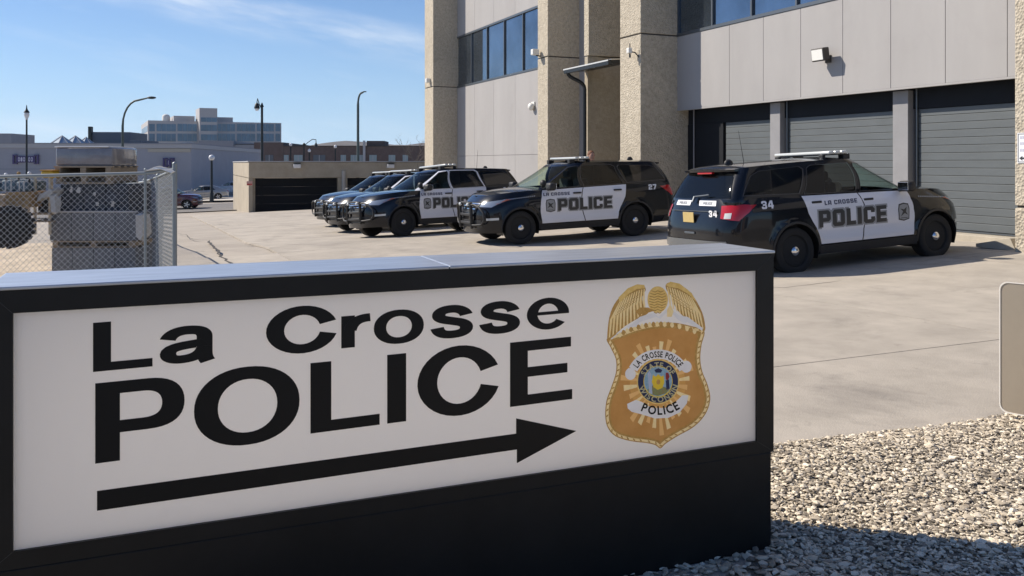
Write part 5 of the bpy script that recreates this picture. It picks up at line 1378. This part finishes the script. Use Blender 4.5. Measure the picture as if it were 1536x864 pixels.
# ------------------------------------------------------------ bare tree and trees far right of the brick row
def bare_tree(px, Z, h, seed, label):
    r = random.Random(seed); x, y = at_px(px, Z); e = empty('bare_tree', (x, y, G(x, y))); mb = MB(); tw = MB()
    def br(p, d, L, rad, lv):
        q = [Vector(p)]; dd = Vector(d)
        for k in range(4): dd = (dd+Vector((r.uniform(-.22, .22), r.uniform(-.22, .22), r.uniform(-.05, .15)))).normalized(); q.append(q[-1]+dd*L/4)
        (mb if lv < 2 else tw).tube(q, [rad*(1-.16*k) for k in range(5)], 5 if lv < 2 else 3, False)
        if lv < 5:
            for k in range(3 if lv else 6):
                a = q[r.choice((2, 3, 4)) if lv else r.choice((2, 3, 4))]; nd = (dd*.7+Vector((r.uniform(-1, 1), r.uniform(-1, 1), r.uniform(-.1, .7)))).normalized(); br(a, nd, L*r.uniform(.55, .75), rad*.5, lv+1)
    br((0, 0, 0), (0, 0, 1), h*.42, h*.022, 0)
    M_bark = mat('bark', (.11,.09,.075), .95); mb.build('trunk', M_bark, e); o = tw.build('crown', M_bark, e); tag(e, label, 'tree')
bare_tree(622, 128, 8.0, 5, 'bare winter tree in front of the brick building, next to the leftmost tan pillar')

# ------------------------------------------------------------ parked cars in the street
M_maroon = mat('maroon_paint', (.10,.012,.02), .25, coat=1); M_silv = mat('silver_paint', (.42,.40,.37), .3, .5, coat=1); M_whp = mat('white_paint', (.7,.72,.74), .3, coat=1)
c = build_car('civil', '', M_maroon, spec=SUV); tag(c, 'maroon car half hidden behind the chain link fence post', 'car'); x, y = at_px(261, 70); set_car(c, x-.1, y, 2)
c = build_car('civil', '', M_silv, spec=SED); tag(c, 'silver grey sedan parked beyond the maroon car', 'car'); x, y = at_px(303, 84); set_car(c, x, y, 207)
c = build_car('civil', '', M_whp, spec=SED); tag(c, 'white car parked at the edge of the low garage', 'car'); x, y = at_px(347, 98); set_car(c, x, y, 186)
# pale pavement island round the globe lamp
def quad_sheet(name, pts, m, lift, label, nu=14, nv=4, kind='structure'):
    a, b, c_, d = [Vector(p) for p in pts]
    def fn(u, v): p = (a*(1-u)+b*u)*(1-v)+(d*(1-u)+c_*u)*v; return (p.x, p.y, G(p.x, p.y)+lift)
    o = sheet(name, fn, nu, nv, m, kind); tag(o, label); return o
pv = quad_sheet('pavement', [(-60, 76), (-10, 82), (-10, 88), (-60, 84)], mat('pale_pavement', (.5,.46,.40), .9, var=.06, scale=1), .12, 'raised pale pavement round the globe lamp')
rd = quad_sheet('road', [(-70, 57), (-12, 63.5), (-10, 79), (-60, 73)], mat('asphalt_grey', (.17,.16,.15), .9, var=.15, scale=1, bump=.2), .01, 'grey street passing behind the low garage')

# ------------------------------------------------------------ cracks in the lot
def crack(pts, w, name='ground_crack'):
    P_ = []
    for (px, py) in pts:
        Z = 16.0
        for _ in range(20): x = (px-CX)/F_PX*Z; Z = (CAM_H-G(x, Z))*F_PX/(py-HY)
        P_.append(Vector((x, Z, G(x, Z)+.004)))
    Q = []
    r = random.Random(len(pts))
    for a, b in zip(P_[:-1], P_[1:]):
        for k in range(4): t = k/4; q = a.lerp(b, t); Q.append(q+Vector((r.uniform(-.04, .04), r.uniform(-.04, .04), 0)))
    Q.append(P_[-1]); vs = []
    for i, q in enumerate(Q):
        t = (Q[min(i+1, len(Q)-1)]-Q[max(i-1, 0)]).normalized(); n = Vector((-t.y, t.x, 0))*w*r.uniform(.5, 1.2)*(.3 if i in (0, len(Q)-1) else 1)
        for s_ in (1, -1): p = q+n*s_; vs.append((p.x, p.y, G(p.x, p.y)+.004))
    return MB().add(vs, [(2*i, 2*i+1, 2*i+3, 2*i+2) for i in range(len(Q)-1)]).build(name, M_crack, ground)
crack([(313, 361), (316, 366), (323, 373), (328, 381), (337, 389), (347, 397)], .035)
crack([(268, 350), (280, 353), (288, 359), (313, 361)], .015)
crack([(327, 337), (345, 338), (366, 337)], .03); crack([(293, 377), (309, 377)], .03); crack([(368, 366), (378, 367)], .025); crack([(1120, 436), (1180, 431), (1262, 421)], .008)

# ------------------------------------------------------------ chain link fence
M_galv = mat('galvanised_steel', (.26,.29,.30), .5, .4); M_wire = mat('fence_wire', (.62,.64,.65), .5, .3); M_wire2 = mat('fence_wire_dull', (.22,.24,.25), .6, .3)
CF_ = Vector((-4.28, 11.0)); 
fence = empty('chain_link_fence', (CF_.x, CF_.y, 0)); tag(fence, 'galvanised chain link fence cornering in front of the block stacks', 'fence')
def net(a, b, za, zb_, H_=1.85, pitch=.075, r=.0017, sag=.0, wm_=None):
    """wire diamonds between two posts"""
    a3, b3 = Vector(a), Vector(b); L = (b3-a3).length; d = (b3-a3)/L; mb = MB(); k = -int(H_/pitch)-1
    while k*pitch < L:
        for s_ in (1, -1):
            x0 = k*pitch if s_ == 1 else k*pitch+H_; x1 = x0+s_*H_; z0, z1 = 0, H_
            pa = [x0, z0]; pb = [x1, z1]
            for P0_, P1_ in ((pa, pb), (pb, pa)):
                if P0_[0] < 0: t = (0-P0_[0])/(P1_[0]-P0_[0]) if P1_[0] != P0_[0] else 9; P0_[1] += (P1_[1]-P0_[1])*t; P0_[0] = 0
                if P0_[0] > L: t = (L-P0_[0])/(P1_[0]-P0_[0]); P0_[1] += (P1_[1]-P0_[1])*t; P0_[0] = L
            if abs(pa[1]-pb[1]) < .02 or not (-.01 <= min(pa[1], pb[1]) and max(pa[1], pb[1]) <= H_+.01): continue
            n = 4; pts = []
            for j in range(n+1):
                t = j/n; xx = pa[0]+(pb[0]-pa[0])*t; zz = pa[1]+(pb[1]-pa[1])*t; top = za+(zb_-za)*xx/L
                q = a3+d*xx; off = .006*s_+sag*math.sin(3*xx+zz*2); pts.append((q.x-d.y*off-CF_.x, q.y+d.x*off-CF_.y, top-H_+zz))
            mb.tube(pts, r, 4, False)
        k += 1
    o = mb.build('wire_mesh', wm_ or M_wire, fence); o['kind'] = 'stuff'; return o
def fpost(p, zt_, r=.03, h=2.1):
    q = MB(); q.tube([(p[0]-CF_.x, p[1]-CF_.y, zt_-h), (p[0]-CF_.x, p[1]-CF_.y, zt_+.02)], r, 10); q.ball((p[0]-CF_.x, p[1]-CF_.y, zt_+.03), r*1.15, 1); q.build('post', M_galv, fence, 50)
def frail(a, b, za, zb_): MB().tube([(a[0]-CF_.x, a[1]-CF_.y, za), (b[0]-CF_.x, b[1]-CF_.y, zb_)], .021, 8).build('top_rail', M_galv, fence, 50)
A = [at_px(262, 11.0), at_px(218, 10.95), at_px(-140, 10.6)]; zA = [1.52, 1.475, 1.41]
for i in range(2):
    net(A[i], A[i+1], zA[i], zA[i+1]); frail(A[i], A[i+1], zA[i], zA[i+1])
B_ = [at_px(262, 11.0), (-5.6, 13.7), (-7.0, 16.5), (-9.2, 21.0), (-11.8, 26.0)]; zB = [1.52, 1.38, 1.25, 1.11, 1.0]
for i in range(4):
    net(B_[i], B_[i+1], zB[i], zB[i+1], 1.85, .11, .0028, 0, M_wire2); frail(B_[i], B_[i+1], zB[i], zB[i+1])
fpost(A[0], 1.56, .030); fpost(A[1], 1.49, .018); fpost((A[0][0]-.035, A[0][1]+.1), 1.53, .026)
for i in range(1, 5): fpost(B_[i], zB[i], .028)
tp = MB(); pts = [(0, 0), (.12, .055), (.2, .07), (.33, .03), (.37, .0), (.33, -.02), (.2, .03), (.1, .02)]
p_ = [(A[1][0]+x_, A[1][1]-.03+.02*math.sin(x_*20), 1.50+z_) for x_, z_ in pts]; n = len(p_)
tp.add(p_+[(x_, y_+.07, z_-.01) for x_, y_, z_ in p_], [tuple(range(n)), tuple(range(2*n-1, n-1, -1))]+[(i, (i+1) % n, n+(i+1) % n, n+i) for i in range(n)])
o = tp.build('plastic_strip', mat('white_plastic_film', (.8,.8,.8), .4)); tag(o, 'crumpled white plastic strip caught on top of the fence corner', 'plastic')
# dirt of the yard behind the fence
def yard(a, b):
    s, t = a, b; x = -4.6-14*a-6.0*b*1.0; y = 10.9+14*b; 
    return (x, y, G(x, y)+.015+.05*max(0, math.sin(x*1.7+y)+math.sin(y*2.3-x))*min(1, a*6)*min(1, b*6))
yd = sheet('dirt_yard', yard, 50, 50, M_sand); tag(yd, 'sandy trampled dirt inside the fenced yard')

# ------------------------------------------------------------ the stacks in the yard
M_cb = mat('concrete_block', (.18,.19,.20), .95, var=.14, scale=6, bump=.4, bscale=40, objvar=.12)
M_cb2 = mat('dark_concrete_block', (.065,.072,.085), .95, var=.2, scale=5, bump=.4, bscale=40, objvar=.15)
M_wood = mat('weathered_wood', (.30,.24,.17), .9, var=.2, scale=4, stretch=(1, 8, 8), objvar=.15)
M_wrap = mat('plastic_wrap', (.20,.20,.22), .25, var=.15, scale=5, bump=.6, bscale=8, coat=.6)
M_tarp = mat('white_tarp', (.52,.50,.46), .6, bump=.4, bscale=10)
ZS = 14.0
def stackpx(px, py): p = W(px, py, ZS); return p.x, p.z
x0, _ = stackpx(75, 300); x1, _ = stackpx(205, 300); bw = x1-x0
def tier(name, label, px0, px1, pyt, pyb, nx, nz, m, depth=1.0, wood=False, ang=0, group=None, zoff=0, jitter=.0):
    xa, zt1 = stackpx(px0, pyt); xb2, zb1 = stackpx(px1, pyb); e = empty(name, (xa, ZS+zoff, zb1), R(ang)); w = xb2-xa; h = zt1-zb1; r = random.Random(px0)
    ny = max(1, int(depth/.45))
    for k in range(nz):
        for i in range(nx):
            for j in range(2):
                a = w/nx*i; b = w/nx*(i+1); d0 = depth/2*j; d1 = depth/2*(j+1); q = r.uniform(-jitter, jitter)
                MB().bev(a+.004, b-.004, d0+.004+q, d1-.004+q, h/nz*k+.002, h/nz*(k+1)-.002, .008).build('block', m, e)
    tag(e, label, 'block pile', group); return e
def pallet(name, label, px0, px1, pyt, pyb, depth=1.0, zoff=0, n=5, group=None):
    xa, zt1 = stackpx(px0, pyt); xb2, zb1 = stackpx(px1, pyb); e = empty(name, (xa, ZS+zoff, zb1)); w = xb2-xa; h = zt1-zb1
    for k in range(3): MB().bev(w*.02+(w*.96-.09)*k/2, w*.02+(w*.96-.09)*k/2+.09, 0, depth, h*.18, h*.8, .004).build('bearer', M_wood, e)
    for k in range(n):
        y0 = (depth-.1)*k/(n-1)
        MB().bev(0, w, y0, y0+.09, h*.8+.001, h, .003).build('board', M_wood, e); MB().bev(0, w, y0, y0+.09, 0, h*.18-.001, .003).build('board', M_wood, e)
    tag(e, label, 'pallet', group); return e
tier('block_stack', 'lowest tier of large grey concrete blocks behind the fence', 77, 203, 372, 424, 4, 1, M_cb, 1.1, group='tiers of large grey blocks')
pallet('wood_dunnage', 'flat weathered timber layer between the two tiers of large blocks', 76, 204, 361.5, 371.5, 1.1, 0, 5)
bt_ = tier('block_stack', 'upper tier of large grey concrete blocks with pale top edge', 74, 205, 319, 361, 4, 1, M_cb, 1.1, group='tiers of large grey blocks')
MB().bev(0, x1-x0, -.012, .06, stackpx(75, 319)[1]-stackpx(75, 361)[1]+.001, stackpx(75, 319)[1]-stackpx(75, 361)[1]+.026, .008).build('pale_lip', mat('pale_strip', (.5,.48,.45), .9, bump=.6, bscale=25), bt_)  # pale rough strip along the top edge of the tier
bs2 = tier('block_stack', 'dark blue grey blocks piled between big blocks and wooden pallets', 84, 188, 277, 318.6, 6, 3, M_cb2, .9, zoff=.12, jitter=.02)
pallet('wooden_pallet', 'lower of two wooden pallets under the wrapped load', 80, 166, 262, 276, 1.0, .05, group='wooden pallets on the block stack')
pallet('wooden_pallet', 'upper of two wooden pallets directly under the wrapped load', 78, 166, 249, 261.5, 1.0, .05, group='wooden pallets on the block stack')
xa, zt1 = stackpx(79, 221); xb2, zb1 = stackpx(165, 248.5)
e = empty('wrapped_load', (xa, ZS+.08, zb1)); tag(e, 'plastic wrapped square load on top of the tall stack', 'wrapped load')
MB().bev(0, xb2-xa, 0, .95, 0, zt1-zb1, .03).build('wrapping', M_wrap, e, 50); MB().bev(-.01, xb2-xa-.06, -.012, .96, zt1-zb1+.001, zt1-zb1+.02, .006).build('cover_sheet', mat('white_cover', (.78,.78,.78), .5), e)
# paper strips and tarp
for k, (px, py, w, h) in enumerate(((108, 280, .03, .09), (119, 281, .05, .09), (91, 296, .03, .16), (143, 288, .03, .06), (147, 303, .04, .06), (170, 302, .04, .08))):
    p = W(px, py, ZS+.05); q = MB(); vs = []
    for j in range(4): t = j/3; vs += [(-w/2+.012*math.sin(j*2+k), -.02-.012*j % .03, -h*t), (w/2+.01*math.sin(j*3+k), -.025+.01*math.sin(j), -h*t), ]
    vs2 = [(a, b+.004, c_) for a, b, c_ in vs]; q.add(vs+vs2, [(2*j, 2*j+1, 2*j+3, 2*j+2) for j in range(3)]+[(8+2*j, 8+2*j+2, 8+2*j+3, 8+2*j+1) for j in range(3)]+[(0, 8, 9, 1), (6, 7, 15, 14)])
    o = q.build('torn_wrap', M_tarp, None, loc=(p.x, p.y, p.z)); tag(o, ('torn white scrap high on the dark blocks, left of its neighbour', 'wider torn white scrap high on the dark blocks', 'long torn white scrap at the left edge of the dark blocks', 'small torn white scrap in the middle of the dark blocks', 'torn white scrap low on the dark blocks near the middle', 'torn white scrap at the right edge of the dark blocks')[k], 'plastic scrap', 'torn white scraps on the dark blocks')
def tarp(px, py, pts, label, depth=.35):
    p = W(px, py, 13.8); q = MB(); n = len(pts); r = random.Random(px); vs = []
    for k, t in enumerate((0, .5, 1)):
        for (a, b) in pts: s_ = 1-.25*abs(t-.5); vs.append((a/F_PX*13.8*s_+r.uniform(-.015, .015), t*depth+r.uniform(-.04, .04), -b/F_PX*13.8*s_+r.uniform(-.02, .02)))
    q.add(vs, [tuple(range(n))[::-1], tuple(range(2*n, 3*n))]+[(k*n+i, k*n+(i+1) % n, (k+1)*n+(i+1) % n, (k+1)*n+i) for k in range(2) for i in range(n)])
    o = q.build('tarp', M_tarp, None, 40, (p.x, p.y, p.z)); tag(o, label, 'tarp')
tarp(66, 300, [(-12, 2), (-7, -8), (4, -14), (12, -20), (15, -16), (10, -6), (2, -3), (-6, 0), (-11, 5)], 'white tarp bundle hooked over the left end of the dark blocks')
tarp(79, 315, [(-4, -26), (3, -26), (6, -8), (7, 4), (-3, 5), (-2, -8)], 'pale sheet hanging down at the left end of the dark blocks', .1)
tarp(209, 345, [(-5, -24), (3, -26), (6, -14), (7, 8), (2, 16), (-5, 12), (-7, -10)], 'tan and white bag leaning on the right end of the big blocks', .3)
# timber rack, crates, tyres and bundles at the left
def crate(px0, px1, pyt, pyb, Z, m, label, name='crate', cat='crate', slats=4, depth=.8, group=None):
    a = W(px0, pyb, Z); b = W(px1, pyt, Z); e = empty(name, a); w = b.x-a.x; h = b.z-a.z
    for k in range(slats):
        for y in (0, depth-.02): MB().bev(0, w, y, y+.02, h*k/slats+.006, h*(k+1)/slats-.006, .003).build('board', m, e)
        for xx in (0, w-.02): MB().bev(xx, xx+.02, .022, depth-.022, h*k/slats+.006, h*(k+1)/slats-.006, .003).build('board', m, e)
    MB().box(.02, w-.02, .02, depth-.02, .01, h-.02).build('contents', m, e); tag(e, label, cat, group); return e
M_brn = mat('rust_brown_wood', (.34,.22,.10), .9, var=.25, scale=5); M_blu = mat('blue_grey_bundle', (.10,.16,.20), .7, var=.3, scale=8); M_yell = mat('yellow_enamel', (.60,.38,.04), .45)
crate(8, 45, 288, 312, 13.6, M_brn, 'rust brown slatted crate among the heap at the far left')
crate(-60, 6, 292, 330, 14.6, M_wood, 'weathered timber crate at the left frame edge', 'crate')
for k, (a, b, t, bt) in enumerate(((1, 22, 270, 287), (23, 40, 272, 287), (-24, -1, 268, 287))):
    p0 = W(a, bt, 13.7); p1 = W(b, t, 13.7); e = empty('wrapped_bundle', p0); w = p1.x-p0.x; h = p1.z-p0.z
    MB().bev(0, w, 0, .6, 0, h, .035).build('bundle', M_blu, e, 50); MB().bev(w*.3, w*.3+.02, -.005, .605, -.004, h+.004, .002).build('strap', M_tarp, e); MB().bev(w*.7, w*.7+.02, -.005, .605, -.004, h+.004, .002).build('strap', M_tarp, e)
    tag(e, ('blue grey strapped bundle on the brown crate, left one in view', 'smaller blue grey bundle on the brown crate beside the lamp post', 'blue grey bundle cut by the left frame edge')[k], 'bundle', 'strapped bundles at the left')
def tyre(px, py, Z, r, ax, label):
    p = W(px, py, Z); M = Matrix.Rotation(R(90), 4, 'X') @ Matrix.Rotation(0, 4, 'Z') if ax else Matrix.Identity(4)
    e = empty('loader_tyre', p, R(18)); w = .16
    MB().lathe([(r*.5, -w), (r*.8, -w*1.05), (r*.97, -w*.8), (r, -w*.5), (r, w*.5), (r*.97, w*.8), (r*.8, w*1.05), (r*.5, w)], 28, M).build('tread', M_tyre, e, 40)
    MB().lathe([(r*.5, -w*.9), (r*.3, -w*.4), (r*.3, w*.4), (r*.5, w*.9)], 20, M).build('rim', M_brn, e, 40)
    for k in range(20):
        a = 2*math.pi*k/20; MB().bev(-.03, .03, r-.01, r+.03, -w*.9, w*.9, .006, M @ Matrix.Rotation(a, 4, 'Z')).build('lug', M_tyre, e)
    tag(e, label, 'tyre')
tyre(16, 340, 13.0, .29, True, 'big black loader tyre standing behind the fence, left of the blocks')
tyre(-34, 338, 13.4, .32, True, 'big black loader tyre cut by the left frame edge')
rk_ = empty('timber_rack', W(50, 352, 13.9)); tag(rk_, 'narrow timber rack with pale posts holding odd boxes, left of the blocks', 'rack')
for xx in (0, .24):
    for yy in (0, .5): MB().bev(xx, xx+.035, yy, yy+.035, 0, .95, .004).build('post', mat('pale_timber', (.55,.47,.34), .85), rk_)
for zz in (.2, .32, .62, .93): MB().bev(-.02, .30, -.02, .56, zz, zz+.03, .004).build('shelf', M_wood, rk_)
MB().bev(.04, .23, .05, .45, .36, .56, .02).build('box_on_shelf', M_plastic, rk_)
p = W(61, 267, 13.85); e = empty('yellow_case', p); MB().bev(0, .19, 0, .3, 0, .11, .02).build('case_body', M_yell, e, 50); MB().bev(-.01, .20, -.01, .31, .111, .13, .006).build('lid', mat('orange_lid', (.55,.28,.05), .5), e); tag(e, 'yellow case standing on top of the timber rack', 'case')
for k, (px, py) in enumerate(((9, 264), (28, 262), (44, 262))):
    p = W(px, py, 13.8); e = empty('marker_lamp', p); MB().tube([(0, 0, -.12), (0, 0, 0)], .015, 6).build('stem', M_plastic, e); MB().ball((0, 0, .02), .03, 2).build('lens', M_globe if k != 1 else M_brn, e, 50)
    tag(e, ('small white knob standing above the bundles, leftmost', 'small tan knob above the bundles, middle one', 'small pale knob above the bundles beside the lamp post')[k], 'knob', 'small knobs above the bundles')

# ------------------------------------------------------------ person behind the second police car
def person(x, y, yaw):
    z = G(x, y); e = empty('person', (x, y, z), R(yaw)); tag(e, 'person with short reddish hair in dark jacket, head showing over car 27', 'person')
    def skin_mesh(name, chain, m, sub=2):
        me = bpy.data.meshes.new(name); vs = [c[0] for c in chain]; es = [(c[2], i) for i, c in enumerate(chain) if c[2] is not None]
        me.from_pydata(vs, es, []); o = bpy.data.objects.new(name, me); COL.objects.link(o)
        o.modifiers.new('Skin', 'SKIN').use_smooth_shade = True
        for i, c in enumerate(chain): r = c[1]; me.skin_vertices[0].data[i].radius = r if isinstance(r, tuple) else (r, r)
        me.skin_vertices[0].data[0].use_root = True
        sm = o.modifiers.new('Sub', 'SUBSURF'); sm.levels = sub; sm.render_levels = sub
        dg = bpy.context.evaluated_depsgraph_get(); m2 = bpy.data.meshes.new_from_object(o.evaluated_get(dg)); bpy.data.objects.remove(o)
        o = bpy.data.objects.new(name, m2); m2.materials.clear(); m2.materials.append(m); return link(o, e)
    M_jk = mat('dark_jacket', (.015,.017,.025), .85); M_sk = mat('skin', (.48,.26,.18), .55); M_hr = mat('reddish_hair', (.16,.06,.025), .7, bump=.5, bscale=80)
    body = [((0,0,.98),(.15,.11),None),((0,0,1.2),(.15,.11),0),((0,.0,1.42),(.18,.11),1),((0,0,1.54),.06,2),((0,.01,1.60),.055,3),
            ((.2,0,1.45),.065,2),((.26,.0,1.18),.05,5),((.24,-.1,.95),.038,6),((.235,-.13,.86),.03,7),((-.2,0,1.45),.065,2),((-.26,0,1.18),.05,9),((-.24,-.1,.95),.038,10),((-.235,-.13,.86),.03,11),
            ((.1,0,.85),.095,0),((.11,-.01,.5),.07,13),((.11,.02,.1),.048,14),((.12,-.13,.04),.04,15),((-.1,0,.85),.095,0),((-.11,-.01,.5),.07,17),((-.11,.02,.1),.048,18),((-.12,-.13,.04),.04,19)]
    skin_mesh('body', body, M_jk)
    for s_ in (1, -1):
        for k in range(4): skin_mesh('finger', [((s_*(.225+.006*k),-.145+.018*k,.80),.010,None),((s_*(.225+.006*k),-.155+.018*k,.765),.009,0),((s_*(.215+.006*k),-.150+.018*k,.735),.007,1)], M_sk, 1)
        skin_mesh('hand', [((s_*.235,-.13,.86),.025,None),((s_*.235,-.12,.80),(.016,.036),0),((s_*.215,-.17,.79),.011,1),((s_*.205,-.18,.765),.009,2)], M_sk, 1)
    hd = MB(); hd.ball((0, 0, 1.735), .1, 3, (.78, .95, 1.2)); hd.ball((0, -.095, 1.72), .018, 2, (.8, 1.2, 1.4)); hd.ball((.082, .005, 1.73), .022, 2, (.4, .8, 1.3)); hd.ball((-.082, .005, 1.73), .022, 2, (.4, .8, 1.3)); hd.ball((0, -.07, 1.655), .035, 2, (1, .8, .7))
    h = hd.build('head', M_sk, e, 60)
    for s_ in (1, -1): MB().ball((s_*.03, -.088, 1.745), .009, 1).build('eye', M_plastic, h)
    MB().ball((0, -.09, 1.683), .02, 1, (1.2, .4, .3)).build('mouth', M_brn, h)
    hr = MB(); hr.ball((0, .02, 1.775), .098, 3, (.88, 1.0, .98)); hr.build('hair', M_hr, e, 60)
    return e
pw = W(887, 230, 22.6); person(pw.x, pw.y, 25).scale = (1.08, 1.08, 1.08)

# ------------------------------------------------------------ unseen blocks behind the camera, added to darken reflections and sky light
M_b2 = mat('brown_brick', (.20,.13,.10), .9, var=.15, scale=2)
for (x, y, w, h, dpt, rot, lab) in ((-30, -46, 30, 5.5, 10, 8, 'long unseen brown brick building added behind the camera to darken reflections'), (6, -46, 26, 7, 12, -4, 'taller unseen brown brick building added behind the camera to darken reflections'), (40, -34, 30, 5.5, 12, -30, 'low unseen brown brick building added at the right to darken reflections')):
    e = empty('brick_building', (x, y, 0), R(rot)); tag(e, lab, 'building'); MB().bev(0, w, -dpt, 0, -1, h, .1).build('wall', M_b2, e); MB().box(-.2, w+.2, -dpt, .2, h+.002, h+.4).build('cornice', M_trim, e)
    for i in range(int(w/4)):
        for j in range(int(h/4)):
            MB().box(1.5+4*i, 3.3+4*i, .002, .06, 1+3.6*j, 3+3.6*j).build('window', M_offg, e)

# ------------------------------------------------------------ thin winter haze over the whole place
hm_ = bpy.data.materials.new('haze_air'); hm_.use_nodes = True; n, l = hm_.node_tree.nodes, hm_.node_tree.links
for q in list(n):
    if q.type == 'BSDF_PRINCIPLED': n.remove(q)
pv_ = n.new('ShaderNodeVolumePrincipled'); pv_.inputs['Color'].default_value = (.80, .88, 1, 1); pv_.inputs['Density'].default_value = .00009; pv_.inputs['Anisotropy'].default_value = .3
l.new(pv_.outputs[0], n['Material Output'].inputs['Volume'])
hz_o = MB().box(-2600, 2600, -120, 3300, -12, 160).build('haze', hm_); tag(hz_o, 'thin pale haze that fades the far hill', kind='stuff')
